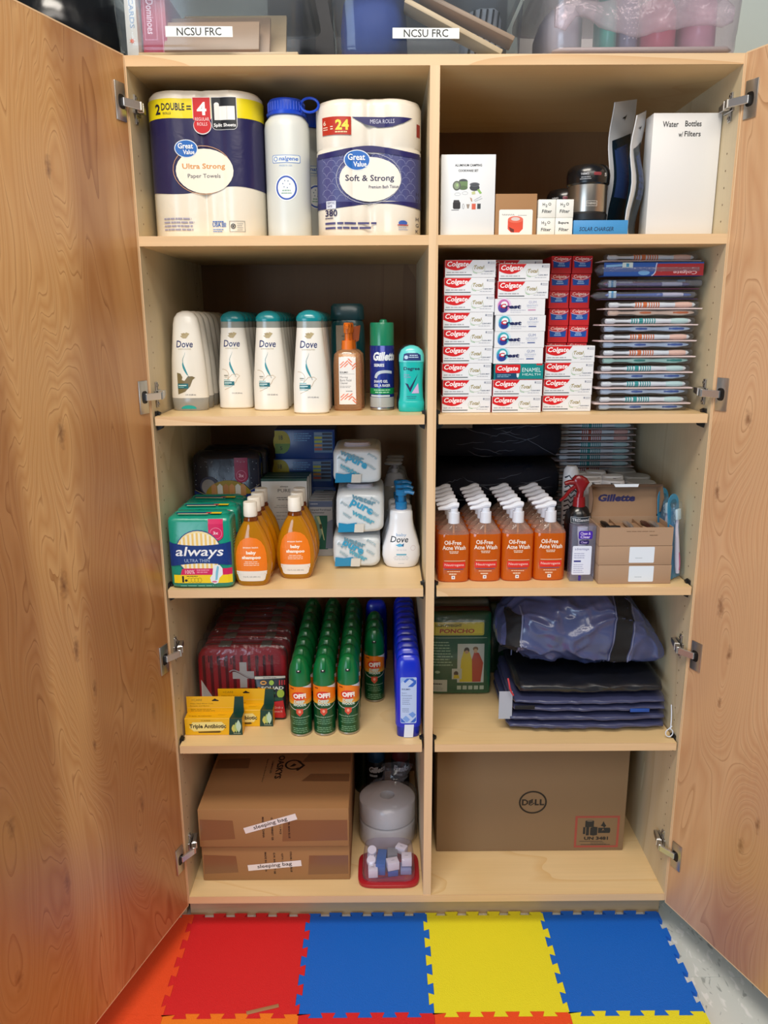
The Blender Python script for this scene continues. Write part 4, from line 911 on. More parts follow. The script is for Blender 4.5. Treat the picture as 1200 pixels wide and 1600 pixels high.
def night(label, loc, h, rz):
    t = thing('night_pad_pack', label, 'sanitary pads', loc, rz, 'navy night pad packs')
    sec = soft(84, 36, h, 6, 16)
    mb = MB(); mb.loft(sec, NV, 48, jit=2.5, jf=.018, seed=8); mb.build('film_pack', t, smooth=60)
    f0 = lfr(sec); f = lambda u, v, o: f0(u*.82, v, o); rnd = random.Random(5); b = h-100
    S = [P(bez((-100, b+6), (-40, b-16), (40, b-16), (100, b+20))+[(100, b-60), (-100, b-60)], '16307c'), LN(bez((-98, b+8), (-40, b-16), (40, b-16), (98, b+20)), 1.2, 'a8a078'), [E(rnd.uniform(-95, 95), rnd.uniform(b+18, h-18), .9, .9, 'c8ccd8', 6) for _ in range(40)], E(-52, b+18, 28, 24, '3c3c54'), E(-54, b+16, 21, 19, '8f8a8c'),
         P([(x, b-12+44*math.sin(math.acos(max(-1, min(1, (x-5)/72))))) for x in range(-66, 78, 8)]+[(76, b-2), (-60, b-6)], '9a8224'), [P([(x-8, b-6), (x-8, b+18), (x, b+24), (x+8, b+18), (x+8, b-6)], c) for x, c in ((-38, 'c08a58'), (-20, 'd8d4cc'), (-2, 'b87c48'), (16, 'c88a54'), (34, 'd4d0c8'), (50, 'c08a58'))], R(26, b+40, 66, h-12, '9c1846'), E(46, b+42, 20, 16, '9c1846'), RG(46, b+44, 15, 13, 1.2, 'd07a9a'), T('3x', 46, b+44, 16, 9, 'e0a8bc', .03), T('S', 84, b-34, 20, 26, 'a8b8dc', .01, .3)]
    decal('front_print', S, f, t, 10, .3, base=2.6, step=.1)
    return t
n1 = night('navy night pad pack with pink badge, behind the green pad packs', (-492, 288, Z3+3), 262, .02)
dup(n1, 'second navy night pad pack, rear left corner behind the first', (-486, 376, Z3+3), rz=-.02)
# tampon boxes at the back, stacked
def tampon(i, label):
    t = thing('tampon_box', label, 'box', (-311+(i % 2)*5, 420, Z3+.1+i*76.4), 0, 'blue boxes stacked at the back')
    mb = MB(); mb.box(-78, -50, 0, 78, 50, 76, M('0c3a80', .35, 0, .2)); mb.build('carton', t, bevel=.8)
    decal('front_print', [R(-78, 14, -60, 74, 'b0a020'), E(-60, 44, 22, 30, 'b0a020'), P([(-78, 40), (-38, 40), (-40, 30), (-46, 20), (-56, 14), (-78, 14)], '6a8c30'), T('18', -62, 56, 10, 12, '3a3a1c', .02), T('5', -62, 28, 7, 10, '2c3a1c', .02), BARS(0, 66, 48, 4, 6, 2.4, '6a9ccc', left=-28), R(24, 16, 72, 70, '5a7a9c'), [[R(25, 62-i_*10, 45, 68-i_*10, c), R(46, 62-i_*10, 71, 68-i_*10, '2a2a3c')] for i_, c in enumerate(('7a8aa0', 'b0a830', 'a8b040', 'c08a40', 'a84a3a'))]], fr(-50), t)
    return t
for i, l in enumerate(('lowest blue box at the back, hidden behind the white and green cartons', 'second blue box at the back, behind the white and green cartons', 'third blue box of the back stack, its label half covered', 'topmost blue box with yellow circle label at the back')): tampon(i, l)
# white and green tall cartons
PG = M('b4b2ae', .5)
for i, l in enumerate(('front white carton with green top printed PURE', 'middle white carton with green top behind the front one', 'rear white carton with green top against the blue boxes')):
    t = thing('napkin_carton', l, 'carton', (-350+i*2, 274+i*30, Z3), 0, 'white cartons with green tops')
    mb = MB(); mb.box(-57, -14, 0, 57, 14, 198, M('d8d6d2', .5)); mb.build('carton', t, bevel=.6, seg=1)
    decal('top_print', [R(-57, -14, 57, 14, '0c4034')], top(198), t)
    if i == 0: decal('front_print', [T('always', 0, 178, 20, 5, '3a3a3a', .02), T('PURE', 0, 168, 32, 8.5, '4a4a4a', .0), BARS(0, 150, 40, 2, 5, 2, '6a6a6a'), BARS(0, 130, 58, 2, 5, 1.2, '8a8a8a'), BARS(0, 112, 58, 3, 9, 1.2, '8a8a8a'), R(-57, 192, 57, 198, '0c4034')], fr(-14), t)
for i, l in enumerate(('front thermometer carton with green panel, beside the wipes', 'second thermometer carton behind the front one', 'third thermometer carton behind the front one', 'rearmost thermometer carton, against the blue boxes')):
    t = thing('thermometer_box', l, 'box', (-259+i*1, 262+i*29, Z3), 0, 'grey thermometer cartons')
    mb = MB(); mb.box(-29, -13.5, 0, 29, 13.5, 144, M('a8acb2', .45)); mb.build('carton', t, bevel=.5, seg=1)
    decal('top_print', [R(-10, -6, 10, -3, '5a5a5a')], top(144), t)
    if i == 0: decal('front_print', [R(-29, 128, 29, 143, '5a6a8c'), BARS(0, 136, 22, 1, 3, 2, 'c0c8d8', left=-26), T('Infrared Forehead', -1, 121, 52, 5, '4a4c50', .01), T('Thermometer', -9, 114, 36, 5, '4a4c50', .01), R(-14, 18, 16, 106, '0e5a4c'), P([(-16, 106), (-8, 106), (2, 60), (-14, 20)], '7a9a86'), LN([(-8, 104), (0, 78), (7, 42)], 7, 'b8bc8c', 1.5), R(-4, 72, 2, 84, '4a4a30'), P([(16, 90), (29, 96), (29, 20), (10, 20)], '6c7890'), P([(-14, 60), (-4, 30), (-14, 20)], '8a9a9a')], fr(-13.5), t)
# baby shampoo
SHP = CLEAR('fac82c', .5, .06, 'dc9c10'); SHPN = CLEAR('c86a10', .55, .08, '8a4408')
def baby_shampoo(label, loc):
    t = thing('baby_shampoo_bottle', label, 'bottle', loc, 0, 'golden baby shampoo bottles')
    sec = [(0, 30, 17, 2.6), (2, 33, 19, 2.5), (12, 38, 21, 2.4), (30, 43, 22.5, 2.3), (52, 46, 23, 2.2), (75, 44, 22.5, 2.2), (98, 39, 21.5, 2.1), (118, 32, 20, 2.1), (134, 24, 18, 2), (144, 18, 15.5, 2), (149, 15, 14, 2)]
    mb = MB(); mb.loft(sec, SHP, 40); mb.build('body', t)
    mb = MB(); mb.loft([(149, 16.5, 15.5), (152, 16.5, 15.5), (157, 13.5, 13.5), (160, 13, 13)], SHPN, 28); mb.build('neck', t)
    mb = MB(); mb.loft([(159, 15, 15), (162, 15.6, 15.6), (180, 15.2, 15.2), (181, 14.7, 14.7), (189, 15, 15), (191, 14, 14)], M('ece6da', .4), 32)
    mb.build('cap', t)
    lab = [(-33, 28)]+[(-35, 50), (-34, 75), (-30, 92), (-23, 104), (-14, 111), (0, 114), (14, 111), (23, 104), (30, 92), (34, 75), (35, 50), (33, 28)]
    low = [(-34.5, 36), (-29, 15), (-25, 12), (25, 12), (29, 15), (34.5, 36)]
    decal('front_label', [P(low[::-1], 'ece4da'), P(lab[::-1]+[(-33, 36), (33, 36)][:0], 'ee7a10'), R(-33.5, 28, 33.5, 36, 'ece4da'), T('amazon basics', 0, 91, 34, 4, 'f8e0c8', .03), T('baby', 1, 78, 22, 9.5, 'fbeedd', .05), T('shampoo', 1, 67, 42, 9.5, 'fbeedd', .05), BARS(1, 58, 38, 3, 4, 1.4, 'fbe0c8'), T('13.6 FL OZ (400 mL)', 0, 22, 38, 4, '8a8480', .015)], lfr(sec), t, 6, .4)
    return t
bs = None
for c, x, y0 in ((0, -399, 41), (1, -306, 89)):
    for i in range(4 if c == 0 else 3):
        l = 'golden baby shampoo bottle, %s of the %s file' % (nth(i), ('left', 'right')[c])
        if bs is None: bs = baby_shampoo(l, (x, y0, Z3)); continue
        dup(bs, l, (x+i*1, y0+i*48, Z3))
# baby wipes
WIP = M('d4dade', .3, 0, .3, .45, 18)
def wipes(label, loc, rz, h, seed, lid=True):
    t = thing('wipes_pack', label, 'baby wipes', loc, rz, 'white and aqua baby wipes packs')
    sec = [(-95, 46, h*.38, 5, 0, h/2), (-92, 54, h*.46, 6, 0, h/2), (-70, 57, h*.5, 7, 0, h/2), (70, 57, h*.5, 7, 0, h/2), (92, 50, h*.44, 6, 0, h/2), (95, 40, h*.3, 5, 0, h/2)]
    mb = MB(); mb.loft([(a, b, c, e, f_, g) for a, b, c, e, f_, g in sec], WIP, 40, axis='y', jit=1.8, jf=.03, seed=seed); mb.build('film_pack', t, smooth=70)
    # gusset flap on the end
    mb = MB(); mb.prism([(-52, 4), (-6, 5), (-8, 27), (-30, 24), (-50, 27)], -99.5, -98, M('1c86b4', .3, 0, .3)); mb.build('aqua_end_flap', t, smooth=0)
    mb = MB(); mb.prism([(-14, 4), (8, 4), (10, 24), (-12, 24)], -100.5, -99, M('d0ccc4', .4)); mb.build('seal_strip', t, smooth=0)
    q = lambda u, v, o: (u, -96.4-o-.02*abs(u), v)
    k = random.Random(seed); S = []
    S += [T(w_, k.uniform(-16, 16), z_, k.uniform(48, 60), s_*1.5, c_, .04, 0, r_) for w_, z_, s_, c_, r_ in (('pure', h*.62, 13, '3c9cc4', -.5), ('water', h*.82, 8, '6a94a8', -.35), ('water', h*.4, 8, '58a4bc', -.5))]
    S += [T(w_, x_, z_, 24, 7, '9ab4c0', .02, 0, -.6) for w_, x_, z_ in (('pure', -34, h*.7), ('water', 34, h*.5), ('pure', 36, h*.8), ('water', -30, h*.45))]
    decal('end_print', S, q, t, None, .3, base=1.0, step=.05)
    if lid:
        mb = MB(); mb.loft([(h-1, 32, 20, 2.4, 0, -30), (h+3, 33, 21, 2.4, 0, -30), (h+5, 31, 19, 2.4, 0, -30), (h+8, 29, 17, 2.4, 0, -30)], M('c4bcc4', .35), 36); mb.build('lid', t)
    return t
wipes('lowest baby wipes pack, crumpled aqua end toward the front', (-168, 240, Z3+3), 0, 78, 3, False)
wipes('middle baby wipes pack with pale oval lid, in the stack of three', (-158, 228, Z3+91), 0, 100, 5)
wipes('topmost baby wipes pack of the stack of three', (-164, 250, Z3+206), 0, 82, 9)
# baby wash pump
def baby_wash(label, loc):
    t = thing('baby_wash_bottle', label, 'bottle', loc, 0, 'white baby wash pump bottles')
    sec = [(0, 30, 18, 2.4), (2, 36, 21, 2.3), (10, 42, 24, 2.2), (28, 46, 26, 2.2), (48, 45, 26, 2.2), (72, 38, 24, 2.2), (95, 31, 21, 2.3), (118, 28, 20, 2.4), (136, 27, 19.5, 2.5), (140, 24, 17, 2.5), (142, 14, 13, 2)]
    mb = MB(); mb.loft(sec, M('e8eaf0', .28, 0, .3), 40); mb.build('body', t)
    A = CLEAR('2aa0e0', .75, .1, '1c90d4')
    mb = MB(); mb.loft([(142, 13.5, 13.5), (144, 14.5, 14.5), (158, 14, 14), (160, 12, 12)], A, 28); mb.loft([(160, 8, 8), (178, 8, 8)], A, 20); mb.loft([(176, 13, 13), (186, 14, 14), (190, 11, 11)], A, 24); mb.tube([(4, -4, 184), (18, -8, 186), (30, -12, 182)], [7, 6, 4.5], A, 12); mb.build('pump', t)
    decal('front_print', [T('baby', 0, 82, 24, 9, '6a9ccc', .0), T('Dove', -4, 72, 42, 15, '22303c', .01, .2), P([(-14, 58), (-4, 62), (2, 60), (6, 63), (4, 55), (-6, 54)], '5ab0dc'), P([(0, 58), (6, 62), (5, 54)], '2a5a8c'), T('TIP TO TOE', 0, 46, 24, 3, 'a8b4c8'), R(-12, 33, 12, 36.5, '58a8c8'), BARS(0, 30, 46, 3, 4, 1, 'b0b8c4'), RG(28, 50, 6, 6, .6, 'c0a8b0'), BARS(0, 12, 18, 1, 4, 1, 'b0b8c4')], lfr(sec), t, 6)
    return t
bw = baby_wash('front white baby wash bottle with blue pump beside the divider', (-60, 169, Z3))
dup(bw, 'second white baby wash bottle, its blue pump just above the front one', (-60, 224, Z3)); dup(bw, 'third white baby wash bottle, behind the other two', (-62, 279, Z3))
def tall_pump(label, loc):
    t = thing('lotion_bottle', label, 'bottle', loc, 0, 'tall white lotion pump bottles')
    mb = MB(); mb.loft([(0, 36, 20, 2.6), (4, 40, 22, 2.6), (150, 40, 22, 2.6), (162, 30, 18, 2.4)], CLEAR('c8c4bc', .75, .2, 'a8a49c'), 32); mb.build('body', t)
    mb = MB(); mb.loft([(162, 29, 18, 2.4), (190, 22, 15, 2.3), (196, 14, 12, 2)], M('b4b4ba', .4), 28); mb.build('shoulder', t)
    mb = MB(); mb.cyl(0, 0, 196, 206, 9, M('c4c4cc', .4)); mb.cyl(0, 0, 206, 218, 5, M('c4c4cc', .4)); mb.loft([(216, 22, 11, 2.2, -4, 0), (220, 24, 12, 2.2, -4, 0), (223, 20, 10, 2.2, -4, 0)], M('c4c4cc', .4), 24); mb.build('pump', t)
    return t
lp = tall_pump('front tall lotion bottle with flat white pump, behind the baby wash', (-72, 352, Z3))
dup(lp, 'middle tall lotion bottle with flat white pump, in the shadow', (-68, 402, Z3)); dup(lp, 'rearmost tall lotion bottle with flat white pump, in the back corner', (-64, 452, Z3))
# ================================================= row 3, right
def crumple(amp, f, seed, bias=.55):
    def d(p, c):
        P_ = Vector(p)*f+Vector((seed, seed*.7, seed*.3)); Q = P_+noise.noise_vector(P_*.6)*.8
        r_ = max(1-abs(noise.noise(Vector((Q.x*.7, Q.y, Q.z*1.3))))*2.6, 0)**1.8; r2 = max(1-abs(noise.noise(Q*2.1+Vector((7, 3, 1))))*2.6, 0)**1.8
        k = amp*(.75*r_+.35*r2-bias); v = Vector(p)-Vector(c)
        return tuple(Vector(p)+v/max(v.length, 1)*k)
    return d
NVY = M('0a1028', .22, 0, .6, .6, 14)
for i, l in enumerate(('lowest film-wrapped navy fleece bundle, hidden behind the orange bottles', 'middle film-wrapped navy fleece bundle above the white pumps', 'topmost film-wrapped navy fleece bundle, just under the shelf')):
    t = thing('fleece_bundle', l, 'folded fleece', (190, 415, Z3+7+i*113), 0, 'film-wrapped navy bundles')
    sec = [(-158, 100, 34, 3, 0, 52), (-150, 112, 48, 4, 0, 54), (-60, 114, 51, 4, 0, 54), (60, 114, 51, 4, 0, 54), (150, 112, 48, 4, 0, 54), (160, 96, 30, 3, 0, 52)]
    mb = MB(); mb.loft(sec, M('080c1e', .8, 0, 0, .5, 50), 48, axis='x', jit=2, jf=.012, seed=i); mb.build('fleece', t, smooth=70)
    mb = MB(); mb.loft([(sec[0][0]*1.02+k*8.05, 113-20*(abs(k-20)/20)**6, (51-16*(abs(k-20)/20)**6)*1.03, 4, 0, 54) for k in range(41)], CLEAR('dfe4ec', .08, .16, '55607c', .6, 22), 96, axis='x', disp=crumple(4.5, .022, i+3, .9)); mb.build('film', t, smooth=70)
    if i:
        mb = MB(); rc = random.Random(40+i)
        for k in range(13):
            x = rc.uniform(-150, 60); z = rc.uniform(22, 90); s_ = rc.choice((-.5, -.25, .1, .3)); L_ = rc.uniform(40, 110)
            mb.tube([(min(x+L_*q/7, 152), -114.8-1.2*math.sin(q*1.3+k), min(max(z+s_*L_*q/7+rc.uniform(-2.5, 2.5), 12), 98)) for q in range(8)], [.2, .8, 1, .7, 1, .8, .6, .2], M('59606e', .25, 0, .5), 5)
        mb.build('film_creases', t)['kind'] = 'stuff'
    if i == 2:
        mb = MB(); mb.box(-150, -113.6, 84, -68, -113, 101, M('8f8a80', .6)); mb.build('paper_tag', t, smooth=0)
# acne wash
ACN = CLEAR('fca040', .5, .05, 'ee7a14'); ACT = CLEAR('f2e4d8', .22, .05, 'd8c0b0'); PW = M('dfe3ee', .35, 0, .2)
def acne(label, loc, rz=0):
    t = thing('face_wash_bottle', label, 'bottle', loc, rz, 'orange face wash pump bottles')
    sec = [(0, 30, 15, 3), (2, 34, 18, 3), (8, 36, 19, 3), (108, 36, 19, 3), (112, 35.5, 18.5, 3)]
    mb = MB(); mb.loft(sec, ACN, 36); mb.build('body', t)
    mb = MB(); mb.loft([(112, 35.5, 18.5, 3), (118, 33, 17.5, 2.8), (130, 21, 14, 2.4), (134, 15, 12.5, 2), (137, 13, 12, 2)], ACT, 36); mb.build('shoulder', t)
    mb = MB(); mb.cyl(0, 0, 136, 160, 13.2, PW, 28, 12.8); mb.cyl(0, 0, 160, 170, 9, PW, 20)
    K = 8; fr2 = [(10-46*k/K, -0-4*k/K, 176-9*(k/K)**2+1.5*math.sin(k)) for k in range(K+1)]
    mb.tube(fr2, [6, 7.5, 7.5, 7, 6.2, 5.6, 5, 4.6, 3.4], PW, 10)
    mb.build('pump', t)
    mb = MB(); mb.cyl(0, 0, 20, 136, 2.2, M('d8a878', .4), 8); mb.build('dip_tube', t)
    decal('front_print', [T('Oil-Free', -3, 94, 38, 10, 'f4ecdf', .02), T('Acne Wash', 0, 82, 52, 10, 'f4ecdf', .02), BARS(0, 73, 26, 2, 3.4, 1.8, 'ecd8c0'), R(-22, 50.5, 26, 51.6, 'ecd8c0'), R(-24, 34, 26, 48, 'dc2c22'), T('Neutrogena', 1, 41, 44, 7.5, 'f2c8c0', .01), R(-22, 30.5, 22, 32, '5a4a8c'), BARS(0, 26, 38, 1, 4, 1.8, 'ecd0b0'), BARS(-2, 20, 24, 1, 4, 3, 'ecd0b0'), R(-5, 8, 3, 16, 'f0ece8'), R(-2.4, 10.5, .6, 13.5, '4a5a9c')], lfr(sec), t, 8, .35, base=.5)
    return t
ac = None; cl = ['leftmost', 'second', 'third', 'rightmost']
for c, (x, y0) in enumerate(((56, 57), (128, 61), (202, 62), (276, 66))):
    for i in range(6):
        l = 'orange face wash pump bottle, %s of the %s file' % (nth(i), cl[c]); rz = (.9 if c == 2 and i in (1, 3, 5) else (.08*((i*5) % 3-1)))
        if ac is None: ac = acne(l, (x, y0, Z3)); continue
        dup(ac, l, (x-i*.5, y0+i*40, Z3), rz=0)
# back stack of toothbrush packs
sq = [(TE, 0), (TE, 0), ('b04a34', 0), ('b04a34', 0), (TE, 0), (TE, 0)]
for i in range(20):
    col = (TE, 'b04a34', TE)[((19-i)//2) % 3]
    put_pack('stripe', col, 'carded toothbrush pack in the rear stack, %s from the top' % ('first' if i == 19 else ORD[19-i]), 455, 400, Z3+.7+i*16.8)
# black and white bottles behind the open carton
WH = M('dfe0e4', .35, 0, .2)
def curvy(label, loc, rz, h=205):
    t = thing('conditioner_tube', label, 'bottle', loc, rz, 'white curvy bottles with black panels')
    sec = [(0, 24, 17, 2.4), (3, 27, 19, 2.4), (60, 26, 19, 2.4), (h-70, 22, 17, 2.4), (h-45, 20, 16, 2.4), (h-22, 24, 18, 2.4), (h-6, 27, 19, 2.4), (h, 25, 17, 2.4)]
    mb = MB(); mb.loft(sec, WH, 32); mb.build('body', t)
    f = lfr(sec)
    decal('black_panel', [P([(-4, h-62), (10, h-50), (18, h-20), (16, h-4), (-6, h-4), (-10, h-26)], '0c0c12'), P([(-16, h-120), (6, h-110), (6, h-70), (-12, h-74)], '16161c')], f, t, 6)
    return t
cb = curvy('white curvy bottle with black panel behind the spray bottle, front left', (398, 190, Z3), .1, 207)
for l, loc, rz in (('white curvy bottle with black panel directly behind the open carton', (448, 180, Z3), -.3), ('white curvy bottle with black panel in the second rank, left', (411, 242, Z3), .1), ('white curvy bottle with black panel in the second rank, right', (463, 240, Z3), .1), ('white curvy bottle with black panel, rearmost left by the navy bundle', (384, 282, Z3), .5), ('white curvy bottle with black panel, rearmost beside the toothbrush stack', (436, 296, Z3), -.4)):
    dup(cb, l, loc, rz=rz)
t = thing('patterned_bottle', 'bottle with black and white zigzag label behind the red trigger', 'bottle', (360, 236, Z3))
sec = [(0, 18, 15), (3, 20, 17), (200, 20, 17), (222, 18, 15), (232, 12, 10)]
mb = MB(); mb.loft(sec, WH, 28); mb.build('body', t)
decal('wrap_print', [LN([(-17, 60+i*12), (-8, 66+i*12), (-2, 58+i*12), (6, 66+i*12), (16, 58+i*12)], 3.6, '1c2030') for i in range(13)], lfr(sec), t, 4)
JB = M('b08a52', .4, 0, .2)
def jar2(label, loc):
    t = thing('styling_jar', label, 'jar', loc, 0, 'jars with frosted lids')
    mb = MB(); mb.loft([(0, 30, 30), (3, 33, 33), (164, 33, 33), (170, 30, 30)], JB, 32); mb.build('body', t)
    mb = MB(); mb.loft([(170, 34, 34), (173, 36, 36), (198, 36, 36), (202, 33, 33)], CLEAR('e4e6e8', .7, .3, 'b8babc'), 32); mb.build('lid', t)
    decal('side_print', [R(-10, 146, 2, 162, '1a1a1a'), R(6, 146, 12, 162, '1a1a1a')], lfr([(0, 33, 33), (170, 33, 33)]), t, 5)
    return t
jr = jar2('front jar with frosted lid, right behind the open carton', (516, 188, Z3))
dup(jr, 'middle jar with frosted lid, right side behind the open carton', (528, 264, Z3)); dup(jr, 'rear jar with frosted lid, nearest the toothbrush stack', (516, 340, Z3))
# spray bottle with red trigger
t = thing('spray_bottle', 'black hair spray bottle with glossy red trigger head', 'bottle', (356, 132, Z3))
sec = [(0, 28, 24), (3, 32, 27), (120, 32, 27), (140, 29, 25), (152, 20, 18), (157, 13, 13)]
mb = MB(); mb.loft(sec, M('0c0c10', .25, 0, .4), 36); mb.build('body', t)
RDT = M('8c1018', .25, 0, .4)
mb = MB(); mb.cyl(0, 0, 155, 178, 15, RDT, 24, 13)
mb.loft([(176, 9, 9, 2, 0, 0), (190, 8, 8, 2, 2, 0), (198, 12, 9, 2.4, 2, 0), (212, 20, 10, 2.6, 2, 0), (222, 17, 9, 2.4, -2, 0), (228, 8, 6, 2, -4, 0)], RDT, 24)
mb.tube([(-12, 0, 212), (-26, -1, 212), (-36, -2, 209)], [7, 6, 5], RDT, 12); mb.tube([(-10, 0, 202), (-24, -2, 192), (-34, -3, 178), (-46, -4, 168)], [5, 4.5, 4, 3], RDT, 10); mb.build('trigger_head', t)
decal('front_print', [FR(-22, 120, 24, 134, .8, 'b8bcc4'), R(-21, 121, 23, 133, '26303a'), T('TRESemmé', 1, 127, 40, 7.5, 'c8ccd4', .02)], lfr(sec), t, 5)
# clear box with purple card
t = thing('skincare_box', 'clear plastic box with purple and white label in front of the spray bottle', 'box', (348, 56, Z3))
mb = MB(); mb.box(-27, -15, 0, 27, 15, 130, CLEAR('eceef8', .16, .05, 'c8cce8')); mb.build('clear_box', t, bevel=1)
mb = MB(); mb.loft([(12, 8, 6), (90, 9, 7), (110, 12, 8), (124, 12, 8)], M('d4d4e0', .4), 20); mb.build('inner_tube', t)
decal('front_print', [RR(-12, 100, 19, 119, 4, '3a1c98'), RR(-11, 101, 18, 118, 3.5, '4a28a8'), T('Clean &', 3, 113, 23, 6.5, 'd8ccf0', .02), T('Clear', 3, 105, 22, 6.5, 'd8ccf0', .02), RR(-10, 88, 12, 97, 2, '2a1c60'), T('Clear', 1, 92.5, 15, 5, 'b8a8e0', .02), RR(-24, 16, 19, 84, 3, 'dfe4f6'), T('advantage', -3, 76, 32, 7, '5a5a98', .0), BARS(0, 66, 30, 3, 5, 1.6, '8c90b8', left=-20), R(-20, 46, -4, 50, '3a3c88'), BARS(0, 40, 26, 5, 4.6, 1.4, '9a9ec4', left=-20), R(-8, 2, -2, 14, '3a2c88')], fr(-15), t, None, .3)
# razor cartons
CB = cardboard('a88a70'); CBI = cardboard('98785c'); LAB = M('e4ecf4', .5)
for i, l in enumerate(('lowest closed razor carton with white label, under the open one', 'middle closed razor carton with white label, under the open one')):
    t = thing('razor_carton', l, 'carton', (462-i*1.5, 74, Z3+i*44.6), 0, 'brown razor cartons')
    mb = MB(); mb.box(-82, -52, 0, 82, 52, 43.8, CB); mb.build('carton', t, bevel=1)
    decal('white_label', [RR(-14, 5, 42, 42, 2, 'dce6f2'), BARS(8, 16, 16, 1, 4, 1, '8a9aa8')], fr(-52), t)
t = thing('razor_carton', 'open razor carton with raised lid, topmost of the three brown cartons', 'carton', (459, 74, Z3+89.4), 0, 'brown razor cartons')
mb = MB(); mb.box(-82, -52, 0, 82, -50.5, 42, CB); mb.box(-82, -50.5, 0, -80.5, 52, 42, CB); mb.box(80.5, -50.5, 0, 82, 52, 42, CB); mb.box(-80.5, 50.5, 0, 80.5, 52, 42, CB); mb.box(-80.5, -50.5, 0, 80.5, 50.5, 1.5, CB); mb.build('tray', t, smooth=0)
decal('front_print', [BARS(12, 33, 74, 1, 4, 1.4, '7a6048', left=-22), BARS(30, 24, 20, 1, 4, 2, '7a6048', left=30)], fr(-52), t)
mb = MB(); mb.box(-80, -20, 30, 80, 30, 31.5, CBI); mb.box(-32, -50, 2, -30.5, 50, 36, CBI); mb.box(22, -50, 2, 23.5, 50, 36, CBI)
mb.prism([(-34, -50), (-14, -50), (-30, -22)], 37, 38, CB, axis='z'); mb.prism([(16, -50), (34, -50), (22, -22)], 37, 38, CB, axis='z'); mb.build('insert', t, smooth=0)
mb = MB()
for x, l_, m_ in ((-58, 26, DARKM), (-6, 44, CHROME), (52, 50, CHROME), (34, 20, M('3a1c18', .3))): mb.loft([(-44, 2, 2, 2, x, 36), (-30, 6, 5, 2, x, 38), (0, 7, 5.5, 2, x, 38), (20, 4, 3, 2, x, 37)], m_, 14, axis='y')
mb.loft([(-66, 5, 5, 2, -40, 38), (-48, 7, 4, 2, -40, 40), (-34, 6, 4, 2, -40, 39)], BLK, 12, axis='x'); mb.build('razors', t)
mb = MB(); L = [(-76, 52, 42), (76, 52, 42)]
vs = [(-79, 52, 42), (79, 52, 42), (79, 66, 108), (-79, 66, 108)]; mb.add(vs, [(0, 1, 2, 3)], CBI)
mb.add([(-79, 53.5, 42), (79, 53.5, 42), (79, 67.5, 108), (-79, 67.5, 108)], [(3, 2, 1, 0)], CB)
mb.add([(-79, 66, 108), (79, 66, 108), (82, 33, 121), (-82, 33, 121)], [(0, 1, 2, 3)], CB); mb.add([(-79, 67.5, 108), (79, 67.5, 108), (82, 33, 122.5), (-82, 33, 122.5)], [(3, 2, 1, 0)], CB)
for s in (-1, 1):
    mb.add([(s*79, 52, 46), (s*79, 66, 108), (s*81, 36, 119), (s*80, 18, 92), (s*79, 30, 58)], [(0, 1, 2, 3, 4)], CBI); mb.add([(s*80.4, 52, 46), (s*80.4, 66, 108), (s*82.4, 36, 119), (s*81.4, 18, 92), (s*80.4, 30, 58)], [(4, 3, 2, 1, 0)], CB)
mb.build('lid', t, smooth=0, fixn=False)
q = lambda u, v, o: (u, 52+(v-42)*14/66-o, v)
decal('lid_print', [T('Gillette', -14, 84, 88, 17, '1c1a54', .05, .25)], q, t)
mb = MB(); mb.add([(-26, 40, 119.6), (22, 40, 119.6), (26, 32.6, 123), (-32, 32.6, 123)], [(0, 1, 2, 3)], LAB); mb.add([(-32, 32, 122.8), (26, 32, 122.8), (24, 31.6, 116), (-28, 31.6, 116)], [(0, 1, 2, 3)], LAB); mb.build('tape_tab', t, smooth=0, fixn=False)
# hanging-card toothbrushes leaning on the right wall
def lean(label, loc, rot, cardc, hc, hd):
    t = thing('carded_toothbrush', label, 'toothbrush', loc, 0, 'carded toothbrushes on the right wall', rot=rot)
    pts = [(-26, 0), (26, 0), (26, 170)]+[(26*math.cos(a), 170+26*math.sin(a)) for a in [math.pi*k/8 for k in range(1, 8)]]+[(-26, 170)]
    mb = MB(); mb.prism(pts, -.5, .5, M(cardc, .35, 0, .2)); mb.build('card', t, smooth=0)
    mb = MB(); mb.loft([(4, 16, 6, 3, 0, -8), (8, 20, 8, 4, 0, -9), (150, 20, 8, 4, 0, -9), (176, 18, 7, 3, 0, -8)], BLIS, 24); mb.build('blister', t)
    mb = MB(); mb.tube([(0, -8, 12), (1, -8, 30), (0, -8, 60), (-2, -9, 90), (0, -8, 120), (2, -9, 140), (2, -9, 156)], [4, 6, 5.5, 5, 3.5, 3.4, 6], M(hc, .3, 0, .3), 12)
    mb.tube([(0, -12, 20), (1, -12, 40), (0, -12, 62)], [2, 3, 2], M(hd, .35), 10); b = mb.build('toothbrush', t)
    mb = MB(); mb.box(-9, -15, 138, 8, -9, 162, M('c8dce4', .6)); mb.build('bristles', b, bevel=1)
    decal('card_print', [R(-25, 100, 25, 130, '2a90cc'), E(0, 174, 15, 10, '2a6a88')], fr(-.6), t)
    return t
l1 = lean('carded toothbrush with blue arched top leaning against the right cabinet wall', (560, 112, Z3+3), (-.10, .02, .75), '2a8ab8', 'd8d0e0', 'b84a78')
dup(l1, 'carded toothbrush leaning in front of the blue-topped one', (564, 54, Z3+3), rot=(-.09, -.02, .75))
dup(l1, 'carded toothbrush nearest the razor cartons, in their shade', (563, 150, Z3+3), rot=(-.08, .04, .85))

